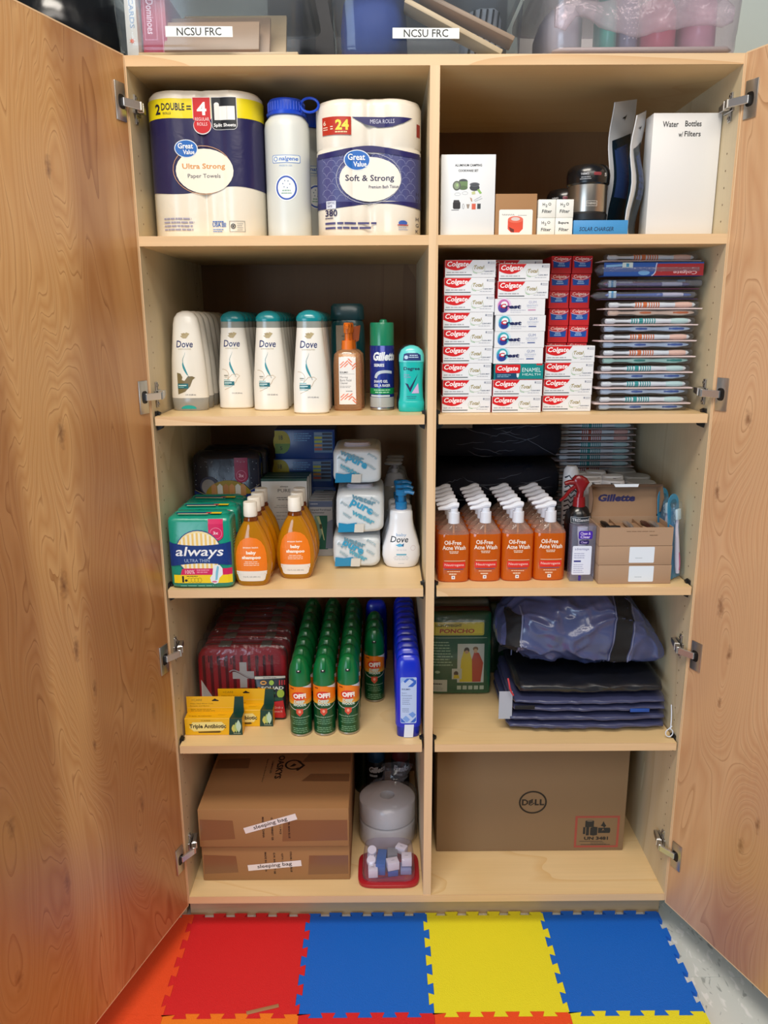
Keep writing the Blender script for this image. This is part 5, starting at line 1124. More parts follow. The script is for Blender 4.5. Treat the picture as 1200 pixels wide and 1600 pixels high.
# ================================================= row 4, left
KR_ = M('a01420', .6, 0, .1, .35, 16)
def kit(label, loc, first=True):
    t = thing('first_aid_kit', label, 'first aid kit', loc, 0, 'red first aid kits in clear bags', rot=(-.05, 0, 0))
    hw = 112; h = 170
    pts = []
    def rr(k, r=34):
        o = []
        for cx, cz, a in ((hw-r, h-r, 0), (-hw+r, h-r, 90), (-hw+20, 20, 180), (hw-20, 20, 270)):
            rr_ = r if cz > 60 else 20
            for q in range(5): an = math.radians(a+22.5*q); o.append((cx+rr_*math.cos(an), cz+rr_*math.sin(an)))
        return o
    o = rr(0); n = len(o); c = Vector((0, h/2))
    def ring(y, s): return [(c.x+(x-c.x)*s, y, c.y+(z-c.y)*s) for x, z in o]
    vs = ring(-22, .93)+ring(-20, .97)+ring(-12, 1)+ring(14, 1)+ring(20, .97)+ring(22, .93)
    mb = MB(); mb.add(vs, [(j*n+k, j*n+(k+1) % n, (j+1)*n+(k+1) % n, (j+1)*n+k) for j in range(5) for k in range(n)]+[tuple(range(n)), tuple(5*n+k for k in range(n))[::-1]], KR_)
    mb.build('case', t, smooth=50)
    mb = MB(); vs = ring(-3, 1.012)+ring(2, 1.012); mb.add(vs, [(k, (k+1) % n, (k+1) % n+n, k+n) for k in range(n)], M('5c5a58', .5, .2)); mb.build('zip_band', t)
    mb = MB(); mb.box(-58, -20, h+.5, -28, 20, h+2, M('6a6660', .6)); mb.box(48, -20, h+.5, 74, 20, h+2, M('6a6660', .6)); mb.build('handle_tabs', t, bevel=.5)
    S = [[P([(x, 20), (x+8, 24), (x+6, 150), (x-1, 146)], '5a0c14') for x in range(-98, 84, 19)], P([(-6, 62), (12, 62), (12, 86), (30, 86), (30, 106), (12, 106), (12, 130), (-6, 130), (-6, 106), (-24, 106), (-24, 86), (-6, 86)], 'c2bcb8'), LN(bez((-32, 104), (-14, 124), (8, 78), (44, 90), 16), 3, 'a8a0a0', 1.5), LN(bez((-30, 101), (-12, 120), (8, 74), (44, 87), 16), 2, '5a0c14', 1),
         [[R(x, z, x+2.4, z+18, '2c1a1e')] for x, z in ((-84, 130), (-80, 108), (-62, 128), (-44, 120), (-28, 124), (40, 128), (54, 120), (68, 132))], P([(-104, 26), (-70, 26), (-104, 84)], 'c8c4c0'), T('FIRST', -16, 44, 84, 22, 'c2bcb8', .05), T('AID', -30, 18, 44, 18, 'c2bcb8', .05)]
    decal('front_print', S, fr(-22.2), t, None, .4)
    mb = MB(); mb.loft([(-1, 108, 20, 5, 0, 0), (4, 118, 25, 5, 0, 0), (150, 117, 25, 5, 0, 0), (174, 113, 22, 4, 0, 0), (182, 108, 12, 3, 0, 0)], CLEAR('f4f6f8', .015, .1, 'b8bcc4', 1.0, 16), 60, jit=1.2, jf=.03, seed=4); mb.build('clear_bag', t, smooth=70)
    return t
k0 = kit('front red first aid kit in a clear bag, behind the yellow cartons', (-461, 184, Z4+3))
for i in range(1, 6): dup(k0, 'red first aid kit in a clear bag, %s from the front' % ORD[i], (-461+(i % 2)*3, 184+i*56, Z4+3), rot=(-.05, 0, 0))
# small black card with fruit print
t = thing('snack_pouch', 'small black pouch with colourful fruit print and red tag beside the spray cans', 'pouch', (-386, 128, Z4+1), 0, rot=(-.06, 0, 0))
mb = MB(); mb.loft([(0, 36, 8, 4), (6, 38, 9, 4), (90, 38, 7, 4), (104, 39, 1.2, 4), (112, 39, 1, 4)], M('141416', .35, 0, .2, .2, 30), 32); mb.build('pouch', t)
decal('front_print', [P([(-38, 104), (38, 107), (38, 112), (-38, 111)], 'b8b4a8'), BARS(0, 108, 44, 1, 4, 1.6, '4a4844'), T('SQUAD', 6, 82, 56, 10, 'c8ccc0', .04), RG(-16, 96, 8, 5, 3, 'c88a2c'), E(4, 96, 6, 6, '8cac2c'), [LN([(24+k*6, 90), (24+k*6, 102)], 3, 'b02c30') for k in range(3)], P([(-30, 86), (-12, 80), (-14, 72), (-30, 74)], 'c8702c'), E(26, 68, 9, 11, '9ab03a'), E(6, 70, 8, 5, '2c5a3c'), E(-10, 62, 6, 7, 'b04a28'), P([(-14, 60), (30, 58), (32, 50), (-6, 48)], '1c4434'), P([(6, 6), (2, 46), (32, 50), (38, 4)], 'b81c22'), T('Grab a', 20, 32, 22, 6, 'e0b0a8', .0, .2), T('snack', 20, 22, 20, 6, 'e0b0a8', .0, .2), R(-30, 8, -6, 20, '3c3c3c')], lfr([(0, 38, 9, 4), (90, 38, 7, 4), (112, 39, 1.4, 4)]), t, 8, .35, base=.6, step=.05)
# ointment cartons
def ointment(label, loc, rz=0):
    t = thing('ointment_carton', label, 'carton', loc, rz, 'yellow ointment cartons'); Y_ = M('e8b008', .4, 0, .1)
    mb = MB(); mb.box(-69, -15, 0, 69, 15, 44, Y_); mb.build('carton', t, bevel=.6, seg=1)
    mb = MB(); mb.box(-69, 15, 0, 69, 16, 86, Y_); mb.build('hang_panel', t, smooth=0)
    G_ = '0c3a30'
    decal('front_print', [P([(36, 0), (69, 0), (69, 44), (39, 44)], G_), P([(-58, 20), (-50, 34), (20, 35), (30, 24), (22, 12), (-48, 10)], 'f0dc8c'), T('Triple Antibiotic', -14, 22, 88, 14, '2a2010', .035), T('CARE', -18, 38, 22, 3.4, '6a5a20', .0), P([(-38, 9), (14, 11), (18, 8), (12, 6), (-36, 6)], '5a4410'), [P(lens(x, 6, z, w_), c) for x, z, w_, c in ((48, 28, 5, 'c8c060'), (54, 34, 5, 'a8bc70'), (60, 40, 6, 'b8d0b8'))], BARS(56, 4, 20, 1, 3, 1.4, 'b0b89c')], fr(-15), t)
    decal('top_print', [P([(39, -15), (69, -15), (69, 15), (43, 15)], G_), T('Triple Antibiotic', -34, -4, 56, 5, '8a5a08', .03), BARS(0, 4, 24, 2, 4, 1, 'b88c10', left=8)], top(44), t)
    decal('panel_print', [P([(43, 44), (69, 44), (69, 86), (48, 86)], G_), T('+CARE', -44, 77, 26, 5, '8a7420', .0), P([(-8, 76), (-4, 78), (0, 81), (4, 78), (10, 76), (8, 74), (-6, 74)], '141210'), T('Helps Heal Minor Cuts,', -32, 67, 56, 3.6, '7a6410', .0), T('Scrapes, and Burns', -38, 61, 46, 3.6, '7a6410', .0), R(-68, 56.5, 44, 57, 'f4d880'), BARS(0, 52, 62, 2, 4, 1.4, 'a07c10', left=-60)], fr(15), t)
    return t
o1 = ointment('front yellow and green ointment carton on the shelf edge', (-513, 64, Z4), 0)
dup(o1, 'second yellow and green ointment carton, behind and right of the front one', (-445, 104, Z4), rz=0)
# insect spray cans
GC = M('056a34', .3, 0, .3)
def bug(label, loc, rz=0):
    t = thing('insect_spray_can', label, 'can', loc, rz, 'green insect repellent cans')
    mb = MB(); mb.loft([(0, 24, 24), (1.5, 26, 26), (5, 26, 26), (7, 25.4, 25.4)], STEEL, 32); mb.build('base_rim', t)
    mb = MB(); mb.loft([(6, 26.2, 26.2), (130, 26.2, 26.2)], M('0a4c26', .28, .2, .3), 40); mb.build('body', t)
    mb = MB(); mb.loft([(129.5, 25.8, 25.8), (134, 26, 26), (160, 25.4, 25.4), (176, 22, 23), (188, 17, 19), (196, 11, 14), (199, 5, 8)], GC, 36); mb.build('cap', t)
    mb = MB(); mb.box(-6, -24, 168, 6, -4, 196, GC, rot=Matrix.Rotation(-.35, 3, 'X')); mb.build('actuator', t, bevel=2)
    mb = MB(); mb.box(-5, -26.2, 166, 5, -16, 177, BLK); mb.loft([(-26.8, 2, 2, 2, 0, 171), (-20, 2, 2, 2, 0, 171)], M('e8e4e0', .3), 12, axis='y'); mb.build('nozzle', t)
    q = lambda u, v, o: ((26.2+o)*math.sin(u/26.2), -(26.2+o)*math.cos(u/26.2), v)
    S = [R(-41, 88, 41, 130, 'e87c14'), P([(-41, 88), (-41, 98), (-20, 92), (0, 86), (20, 92), (41, 100), (41, 84), (-41, 84)], 'e0a030'), P([(8, 130), (41, 130), (41, 116), (24, 124)], 'd4dce4'), BARS(-18, 124, 14, 1, 4, 3, '7a2c1c'), E(-1, 106, 17, 11, 'd03420'), T('OFF!', 1, 106, 31, 13, 'f4ece4', .06), T('DEEP', 0, 91, 26, 8, 'c8d8c8', .06), T('WOODS', 0, 83, 32, 7, 'c8d8c8', .06),
         LN(bez((-30, 82), (-18, 66), (18, 66), (30, 82)), 1.6, 'c8ccc0'), P([(-8, 73), (-8, 62), (0, 54), (8, 62), (8, 73)], 'd04a30'), E(0, 66, 3, 4, 'e8a088'), T('long lasting protection', 0, 50, 50, 4.6, '9cc0a0', .01), BARS(0, 43, 42, 3, 5, 1.6, '6fa07c'), BARS(0, 22, 44, 3, 5, 2, '6fa07c')]
    decal('wrap_print', S, q, t, 5, .3, base=.35)
    return t
o_ = None
for c, (x, y0, n) in enumerate(((-304, 64, 8), (-247, 66, 8), (-189, 71, 8))):
    for i in range(n):
        l = 'green insect repellent can, %s of the %s file' % (nth(i), ('left', 'middle', 'right')[c])
        rz = 0 if i == 0 else (.5, 2.2, -1.2, 3.0, .2, 1.4, -2)[(i*3+c) % 7]
        if o_ is None: o_ = bug(l, (x, y0, Z4), 0); continue
        dup(o_, l, (x, y0+i*55, Z4), rz=0)
for i, l in enumerate(('insect repellent can standing alone in shadow, left of the blue bottles', 'insect repellent can directly behind the shadowed lone one', 'rearmost insect repellent can of the short fourth file')): dup(o_, l, (-128, 234+i*55, Z4), rz=0)
# the turned cap on some cans is left as is; sunscreen bottles
SB = M('0a28c0', .28, 0, .3)
def sun(label, loc):
    t = thing('sunscreen_bottle', label, 'bottle', loc, 0, 'blue sunscreen bottles')
    sec = [(26, 29, 17, 2.8), (32, 31, 18, 2.8), (120, 31, 18, 2.8), (165, 30, 17.5, 2.8), (190, 27, 15, 2.8), (200, 23, 12, 2.8), (206, 16, 6, 2.6)]
    mb = MB(); mb.loft(sec, SB, 32); mb.build('body', t)
    mb = MB(); mb.loft([(0, 26, 15, 2.8), (1.5, 27, 16, 2.8), (25, 27.5, 16.4, 2.8), (26.5, 27, 16, 2.8)], M('081f96', .35, 0, .2), 32); mb.build('cap', t)
    f = lfr(sec); D = '2c62c4'
    decal('front_label', [RR(-19, 38, 19, 156, 3, 'b4c8ec'), P([(-18, 155), (-4, 155), (-18, 141)], '8fb0e4'), P([(-2, 132), (10, 132), (18, 140), (18, 150)], D), P([(-12, 146), (-4, 154), (4, 154), (-8, 142)], D), P([(0, 154), (10, 154), (18, 146), (18, 140), (8, 148)], D), T('SOLIMO', -6, 126, 20, 4, '3a4c74', .03), T('Sport', -10, 116, 12, 4, '5a6a90'), T('Sunscreen', -4, 110, 24, 4, '5a6a90'), BARS(0, 103, 24, 4, 5, 1.5, '7a8ab0', left=-15), BARS(0, 76, 20, 3, 4, 1.5, '7a8ab0', left=-15), P([(-18, 40), (-6, 40), (-18, 52)], D), P([(-6, 58), (4, 48), (-4, 40), (-14, 50)], '7aa0e0'), P([(4, 40), (18, 54), (18, 44), (14, 40)], D), P([(0, 62), (10, 52), (18, 60), (10, 68)], '6a94dc')], f, t, 6, .4, base=.5)
    return t
s0 = sun('front blue sunscreen bottle with a blank white sticker on its cap', (-46, 49, Z4))
decal('blank_sticker', [P([(-11, 1), (11, 1), (13, 35), (-9, 35)], 'dde2f0')], lfr([(0, 29.5, 18.6, 2.8), (40, 31.8, 19, 2.8)]), s0, 6, .5, base=.3)
s1 = sun('second blue sunscreen bottle in the file beside the divider', (-46, 88, Z4))
for i in range(2, 11): dup(s1, 'blue sunscreen bottle in the file beside the divider, %s from the front' % ORD[i], (-46, 49+i*39, Z4))
dup(s1, 'separate blue bottle behind the short file of insect repellent cans', (-124, 420, Z4))

# ================================================= row 4, right
GP = M('0b5a38', .3, 0, .3, .3, 18)
def poncho(label, loc, col, h, pr):
    t = thing('poncho_pack', label, 'poncho', loc, 0, 'folded poncho packs')
    sec = soft(78, 14, h, 6, 6)
    mb = MB(); mb.loft(sec, col, 32, jit=1, jf=.03, seed=h); mb.build('folded_poncho', t, smooth=60)
    mb = MB(); mb.loft([(-.5, 78, 12, 5, 0, 0), (6, 80.5, 18.5, 6, 0, 0), (h, 80, 18, 6, 0, 0), (h+8, 77, 3, 4, 0, 0)], CLEAR('f4f8f6', .015, .12, 'a8b0ac', .35, 14), 40, jit=1, jf=.03, seed=2); mb.build('clear_bag', t, smooth=70)
    if pr:
        S = [R(-78, 8, 70, h-4, '0c4a30'), RR(-77, 168, 58, 204, 4, 'dcc43a'), [LN([(-75, 171), (55, 171)], .7, '3a3c20'), LN([(-75, 201), (55, 201)], .7, '3a3c20'), LN([(55.5, 171), (55.5, 201)], .7, '3a3c20')], T('LIGHTWEIGHT', -34, 195, 68, 7.5, '1c2a20', .03), T('PONCHO', -12, 180, 90, 12, 'b03020', .03, .12), R(-77, 160, 66, 161.4, 'a8b4a0'),
             BARS(0, 148, 54, 9, 8, 3, '8fa88c', left=-74), R(-10, 34, 60, 144, 'b8b8b4'), P([(8, 130), (0, 100), (-4, 36), (30, 36), (28, 100), (22, 120)], 'c4ac18'), E(14, 126, 7, 8, '3a2c20'), E(14, 121, 5, 5, 'b08868'), P([(34, 122), (28, 100), (30, 36), (52, 36), (58, 90), (46, 118)], 'a83224'), E(37, 130, 7, 6, '7a5a40'), E(37, 124, 5, 6, 'c09878'), R(-24, 44, 2, 74, 'b4b4ac'), E(-13, 60, 6, 7, '3a2420'), P([(-20, 46), (-4, 46), (-6, 56), (-18, 56)], 'c4ac18'),
             R(-78, 8, -36, 42, 'b8b4a8'), BARS(0, 30, 36, 1, 4, 4, '3a3a38', left=-75), BARS(0, 22, 28, 3, 4, 1, '7a7a76', left=-72), [R(-10+15*k, 14, 1+15*k, 25, 'a8b0a0') for k in range(5)], E(-62, 64, 7, 4, '8fa88c')]
        decal('front_print', S, lfr(sec), t, 9, .3, base=1.6, step=.12)
    return t
poncho('front green lightweight poncho pack printed PONCHO, beside the divider', (100, 262, Z4+2), GP, 228, True)
for i, (c, h, l) in enumerate((('7a2420', 226, 'red poncho pack directly behind the printed green one'), ('8a8c88', 236, 'pale grey poncho pack, third in the file behind the printed one'), ('0b4a30', 240, 'dark green poncho pack, fourth in the file behind the printed one'), ('a04038', 246, 'red poncho pack at the back of the file near the divider'), ('2a2c30', 250, 'black poncho pack, rearmost of the file near the divider'))):
    poncho(l, (102+i, 300+i*36, Z4+2), M(c, .4, 0, .2, .3, 18), h, False)
for i, (c, h) in enumerate((('0b4a30', 206), ('7a2a24', 222), ('0c3c28', 234), ('90302c', 246))):
    poncho('%s poncho pack in the right file behind the bags, %s from the front' % (('green', 'red', 'dark green', 'crimson')[i], nth(i) if i else 'first'), (266+i, 386+i*36, Z4+2), M(c, .4, 0, .2, .3, 18), h, False)
# folded duffel bags
BAGM = M('3e4264', .35, 0, .35, .55, 9); BAGD = M('14161e', .4, 0, .25, .6, 12); PIPE = M('6a7090', .5)
def dense(bb, n=9):
    o = []
    for i in range(len(bb)-1):
        for k in range(n): o.append(tuple(bb[i][j]+(bb[i+1][j]-bb[i][j])*k/n for j in range(6)))
    return o+[bb[-1]]
def folded(label, loc, m, w2, d2, h, seed, layers=2, strap=True, rz=0):
    t = thing('folded_duffel_bag', label, 'duffel bag', loc, rz, 'folded duffel bags')
    mb = MB()
    for k in range(layers):
        hh = h/layers; zc = hh*(k+.5); dx = (random.Random(seed+k).random()-.5)*14
        mb2 = MB(); mb2.loft(dense([(-w2+dx-1, d2*.8, hh*.3, 2.6, 0, zc), (-w2+6+dx, d2*.95, hh*.47, 3, 0, zc), (-w2*.4, d2, hh*.5, 3.5, 0, zc), (-w2*.1, d2, hh*.5, 3.5, 0, zc-.5), (w2*.4, d2, hh*.5, 3.5, 0, zc), (w2-8-dx, d2*.96, hh*.46, 3, 0, zc), (w2-dx, d2*.8, hh*.3, 2.6, 0, zc)]), m, 80, axis='x', disp=crumple(6, .02, seed+k*3, .85))
        mb2.build('folded_layer', t, smooth=70)
    if strap:
        mb = MB(); mb.box(-w2+4, -d2-1.2, h*.35, -w2+52, -d2+1, h*.62, M('0c0d12', .7)); mb.build('strap', t, bevel=1)
        mb = MB(); mb.box(w2-92, -d2-1.4, h*.12, w2-46, -d2+1, h*.36, M('1c4aa0', .5)); mb.build('woven_tag', t, bevel=.6)
    return t
folded('lowest folded navy duffel bag, bottom of the pile on the right shelf', (386, 186, Z4+5), BAGM, 188, 140, 42, 3, 2, False)
folded('second folded navy duffel bag, its side straps showing, in the pile', (390, 186, Z4+51), BAGM, 186, 140, 38, 9, 2, True)
folded('black folded duffel bag under the big puffed one', (392, 186, Z4+94), BAGD, 182, 136, 36, 15, 1, False)
t = thing('duffel_bag', 'big puffed shiny navy duffel bag with black strap, on top of the pile', 'duffel bag', (0, 0, 0))
bs_ = [(172, 50, 16, 2.2, 150, 735), (182, 84, 44, 2.3, 160, 740), (205, 112, 62, 2.4, 170, 748), (240, 128, 92, 2.5, 178, 756), (300, 136, 108, 2.5, 184, 756), (370, 140, 118, 2.5, 188, 756), (430, 140, 118, 2.5, 190, 756), (480, 136, 110, 2.4, 190, 748), (520, 128, 86, 2.3, 190, 728), (555, 112, 56, 2.2, 188, 706), (576, 84, 30, 2.2, 184, 694), (583, 50, 12, 2, 182, 690)]
bs_ = [(a, b, c*.84, e, f_+4, g+20) for a, b, c, e, f_, g in bs_]
mb = MB()
bb = [(a, b, c, e, f_, g) for a, b, c, e, f_, g in bs_]
fine = []
for i in range(len(bb)-1):
    for k in range(9): fine.append(tuple(bb[i][j]+(bb[i+1][j]-bb[i][j])*k/9 for j in range(6)))
fine.append(bb[-1])
BAGD_ = crumple(16, .011, 21, .75)
mb.loft(fine, M('454e78', .32, 0, .5, .3, 14), 150, axis='x', disp=BAGD_); mb.build('body', t, smooth=80)
def jsurf(u, v, o):
    p = lfr(bb, 'x')(u, v, 0)
    for i in range(len(bb)-1):
        if bb[i][0] <= u <= bb[i+1][0]: k = (u-bb[i][0])/(bb[i+1][0]-bb[i][0]); c = (u, bb[i][4]+(bb[i+1][4]-bb[i][4])*k, bb[i][5]+(bb[i+1][5]-bb[i][5])*k)
    q = Vector(BAGD_(p, c)); d = (q-Vector(c)).normalized()
    return tuple(q+d*o)
def top_(u, lo=False):
    for i in range(len(bb)-1):
        if bb[i][0] <= u <= bb[i+1][0]: k = (u-bb[i][0])/(bb[i+1][0]-bb[i][0]); return bb[i][5]+(bb[i+1][5]-bb[i][5])*k+(-1 if lo else 1)*(bb[i][2]+(bb[i+1][2]-bb[i][2])*k)
def strapband(x0, x1, w_, z0, z1, m, base, n=40, q=6):
    vs = []
    for i in range(n+1):
        k = i/n; x = x0+(x1-x0)*k; zt = z0+(z1-z0)*k
        for j in range(q+1): vs.append(jsurf(x-w_/2+w_*j/q, zt, base))
    return [(i*(q+1)+j, i*(q+1)+j+1, (i+1)*(q+1)+j+1, (i+1)*(q+1)+j) for i in range(n) for j in range(q)], vs
for nm, x0, x1, w_, z0, z1, m, b in (('strap', 452, 470, 40, 672, top_(466)-5, M('0e0f14', .75), 3.2), ('strap', 196, 208, 30, 706, top_(210)-4, M('0e0f16', .75), 3.2), ('piping', 429, 447, 3, 672, top_(446)-5, PIPE, 3.6), ('piping', 475, 493, 3, 672, top_(490)-5, PIPE, 3.6), ('piping', 214, 226, 3, 690, top_(226)-4, PIPE, 3.6)):
    fs, vs = strapband(x0, x1, w_, z0, z1, m, b); mb = MB(); mb.add(vs, fs, m); o = mb.build(nm, t, smooth=80, fixn=False)
mb = MB(); vs = [jsurf(220+k*9.2, 712-34*math.sin(k/24*math.pi*.5)-k*.2+dz, 1.6) for k in range(25) for dz in (0, 2)]; mb.add(vs, [(2*i, 2*i+1, 2*i+3, 2*i+2) for i in range(24)], M('1c1e2c', .6)); mb.build('seam', t, fixn=False)
mb = MB(); mb.tube([(190, 50, 678), (192, 44, 668), (194, 42, 656), (198, 42, 646), (203, 42, 638)], 2.2, M('b8323c', .5)); o = mb.build('red_cord', None); o['label'] = 'short red cord hanging at the left side of the bag pile'; o['category'] = 'cord'
mb = MB(); mb.box(172, 58, 568, 204, 59, 640, M('a8acb8', .5)); o = mb.build('paper_sheet', None, smooth=0); o['label'] = 'white paper sheet tucked at the left end of the bag pile'; o['category'] = 'paper'
mb = MB(); lp_ = [(584, 52, 606), (583, 44, 590), (580, 34, 574), (576, 24, 562)]+[(572+8.5*math.sin(a), 20, 549.5+10*math.cos(a)) for a in [math.pi*2*k/20 for k in range(1, 20)]]+[(574, 22, 562), (578, 22, 566)]
mb.tube(lp_, 1.3, M('d4dcec', .6), 8); o = mb.build('string_loop', None); o['label'] = 'thin white string ending in a small loop at the right shelf end'; o['category'] = 'string'

# ================================================= row 5
TAPE = M('80593a', .3, 0, .3); CBX = cardboard('a07448')
def bagbox(label, x0, x1, y0, z0, h, d, first):
    w2 = (x1-x0)/2
    t = thing('sleeping_bag_box', label, 'cardboard box', ((x0+x1)/2, y0+d/2, z0), 0, 'sleeping bag boxes')
    mb = MB(); mb.box(-w2, -d/2, 0, w2, d/2, h, CBX); mb.build('carton', t, bevel=3)
    f = fr(-d/2)
    col = '2c1c14'
    V = [T(s, x, z, w_, 5, col, .04, 0, -math.pi/2) for s, x, z, w_ in (('MADE IN CHINA', -26, h*.52, h*.55), ('G.W. INVEREST GB', -4, h*.48, h*.6), ('QTY: 1 PCS', 16, h*.55, h*.42), ('COLOR: MAIN BLUE', 38, h*.52, h*.58))]
    decal('front_print', V, f, t)
    tp_ = [P([(-w2+4, 20), (-w2+90, 24), (-w2+86, h-32), (-w2+4, h-28)], TAPE), P([(20 if first else 80, 16), (w2-4, 18), (w2-4, h-32), (24 if first else 84, h-32)], TAPE)]
    for p_ in tp_: decal('packing_tape', [p_], f, t, rough=.3, base=.15)
    rot = .30 if first else .10; cx, cz = (-8, h*.62) if first else (-4, h*.42)
    c, s = math.cos(rot), math.sin(rot); W_, H_ = 68, 8.5
    decal('paper_label', [P([(cx+c*a-s*b, cz+s*a+c*b) for a, b in ((-W_, -H_), (W_, -H_), (W_, H_), (-W_, H_))], 'e8e0dc'), T('sleeping bag', cx, cz, 88, 13.5, '2c2826', .014, 0, rot)], f, t, base=.6)
    if first:
        q = lambda u, v, o: (u, v, h+o)
        decal('top_print', [T('OASKYS', -6, -24, 112, 18, col, .035, 0, -math.pi/2), RG(30, -14, 24, 24, 5, col, a0=math.pi*.15, a1=math.pi*1.75), P([(42, 6), (62, -18), (44, -44), (38, -40), (54, -18), (38, 2)], col), P([(24, -18), (30, -8), (38, -14), (32, -22), (20, -24)], col), T('CAMPING LIFE', -28, -24, 60, 5, col, .02, 0, -math.pi/2), T('Made in life, Born in Camp', -44, -40, 110, 4.5, col, .01, 0, -math.pi/2)], q, t)
        for p_ in ([(-w2+6, -30), (-90, -30), (-92, 20), (-w2+8, 14)], [(80, -58), (w2-4, -58), (w2-4, -94), (58, -92)], [(70, 46), (w2-4, 46), (w2-4, 0), (52, 0)]): decal('packing_tape', [P(p_, TAPE)], q, t, rough=.3, base=.2)
    return t
bagbox('lower sleeping bag box, label nearly level, on the cabinet bottom', -565, -192, 56, Z0, 104, 420, False)
bagbox('upper sleeping bag box with tilted label and printed top', -566, -192, 46, Z0+105, 108, 420, True)
# container with red lid
t = thing('food_container', 'upside-down clear food container with red lid holding small white boxes', 'container', (-94, 86, Z0))
RL = M('a81c26', .3, 0, .2)
mb = MB(); mb.loft([(0, 76, 62, 5), (2, 78, 64, 5), (9, 78, 64, 5), (11, 75, 61, 5)], RL, 48); mb.loft([(10, 70, 56, 5), (13, 70, 56, 5)], RL, 48); mb.build('lid', t)
mb = MB(); mb.loft([(13, 68, 54, 5), (20, 68, 54, 5), (62, 62, 48, 5), (68, 58, 44, 4), (69.5, 50, 36, 4)], CLEAR('f6f4fa', .10, .04, 'c8c4d4'), 48); mb.build('tub', t)
def small(nm, label, cat, parts, loc, rot=(0, 0, 0), g=None):
    t = thing(nm, label, cat, loc, 0, g, rot=rot)
    for n_, mb in parts: mb.build(n_, t, bevel=1.2)
    return t
def bxm(w_, d, h, m): mb = MB(); mb.box(-w_/2, -d/2, 0, w_/2, d/2, h, m); return mb
WX = M('e6e2ea', .35)
zc = Z0+13.6
for i, (l, x, y, z, rz, sz, m) in enumerate((('white adapter cube leaning at the front middle of the red-lidded container', -84, 60, zc+18, .25, (30, 24, 22), WX), ('white adapter cube at the right of the red-lidded container', -48, 76, zc+18, .0, (26, 26, 24), WX), ('white adapter cube at the upper right of the red-lidded container', -60, 112, zc+24, -.5, (28, 20, 18), WX), ('white box at the lower left of the red-lidded container', -134, 56, zc, .06, (24, 24, 24), WX), ('blue carton in the middle of the red-lidded container', -112, 84, zc, -.1, (24, 60, 32), M('1c62b0', .35, 0, .3)), ('grey box behind the white cubes in the red-lidded container', -84, 100, zc, 0, (26, 30, 36), M('84888c', .5)), ('pale blue block under the right white cube in the container', -50, 70, zc, .0, (28, 30, 15), M('8890b8', .4)), ('blue tray under the front middle white cube in the container', -84, 62, zc, .1, (26, 26, 16), M('1c5aa8', .4)))):
    o = thing('adapter_box' if 'cube' in l else 'small_carton', l, 'box', (x, y, z), rz)
    mb = bxm(*sz, m); mb.build('carton', o, bevel=1.5)
    if m is WX: decal('top_mark', [R(-4, -1, 4, 0, '5a5660')], top(sz[2]), o)
o = thing('lens_case', 'white double-lidded lens case at the left in the red-lidded container', 'lens case', (-137, 92, zc+26), 0, rot=(.5, 0, -.08))
mb = MB()
mb.loft([(0, 12, 12, 2, 0, 13), (9, 12.5, 12.5, 2, 0, 13), (12, 11, 11, 2, 0, 13)], WX, 24); mb.build('screw_lid', o)
mb = MB(); mb.loft([(0, 12, 12, 2, 0, -13), (9, 12.5, 12.5, 2, 0, -13), (12, 11, 11, 2, 0, -13)], WX, 24); mb.build('screw_lid', o)
mb = MB(); mb.box(-6, -6, 0, 6, 6, 6, WX); mb.build('bridge', o)
mb = MB(); mb.box(-12, -12, -25, 12, 12, -1, M('b8b8c4', .4)); mb.build('tray', o, bevel=2)
# wet-wipe rolls in a bag
TR = M('d8d4d2', .85, bump=.3, bscale=30)
def roll(label, z, d):
    t = thing('dry_wipe_roll', label, 'roll', (-96, 236, z), 0, 'white rolls in a clear bag')
    mb = MB(); K = [(0, 70), (3, 76), (54, 76), (59, 70)]; n = 48
    vs = []; 
    for zz, r_ in K+[(59, 20), (0, 20)]: vs += [(r_*math.cos(2*math.pi*k/n), r_*math.sin(2*math.pi*k/n)*.98, zz) for k in range(n)]
    m_ = len(K)+2; mb.add(vs, [(j*n+k, j*n+(k+1) % n, ((j+1) % m_)*n+(k+1) % n, ((j+1) % m_)*n+k) for j in range(m_) for k in range(n)], TR); mb.build('roll', t, smooth=50)
    return t
roll('lower white roll in the clear bag behind the red-lidded container', Z0+2, 0); roll('upper white roll in the clear bag with hole on top', Z0+64, 0)
mb = MB(); mb.loft([(1.5, 78, 78), (5, 80, 80), (90, 80.5, 80), (128, 79, 78), (135, 60, 60, 2, 4, 4), (150, 30, 30, 2, 10, 14), (176, 34, 24, 2, 22, 22), (196, 44, 16, 2, 26, 28)], CLEAR('f4f4f8', .05, .12, 'b4b4bc', 1., 14), 48, jit=1.6, jf=.02, seed=6, caps=False)
o = mb.build('plastic_bag', None, loc=(-94, 237, Z0), smooth=80); o['label'] = 'crumpled clear bag around the two white rolls'; o['category'] = 'bag'
gel_can('black shaving gel can lettered in white behind the white rolls', (-128, 390, Z0), M('0c0e14', .3, .2, .2), M('0b3c5c', .3, 0, .3), '0c0e14', 'Gillette', False)
gel_can('black shaving can with dark red cap in the back right corner', (-56, 396, Z0), M('140c0e', .3, .2, .2), M('4a1014', .3, 0, .3), '140c0e', 'Fusion', False)
t = thing('shaving_gel_can', 'dark green spray can at the back beside the sleeping bag boxes', 'can', (-164, 452, Z0))
mb = MB(); mb.loft([(0, 25, 25), (4, 27, 27), (150, 27, 27), (156, 24, 24)], M('0a2414', .35, .2, .2), 32); mb.build('body', t)
mb = MB(); mb.loft([(155, 26, 26), (190, 25, 25), (196, 22, 22)], M('0a3018', .4), 32); mb.build('cap', t)
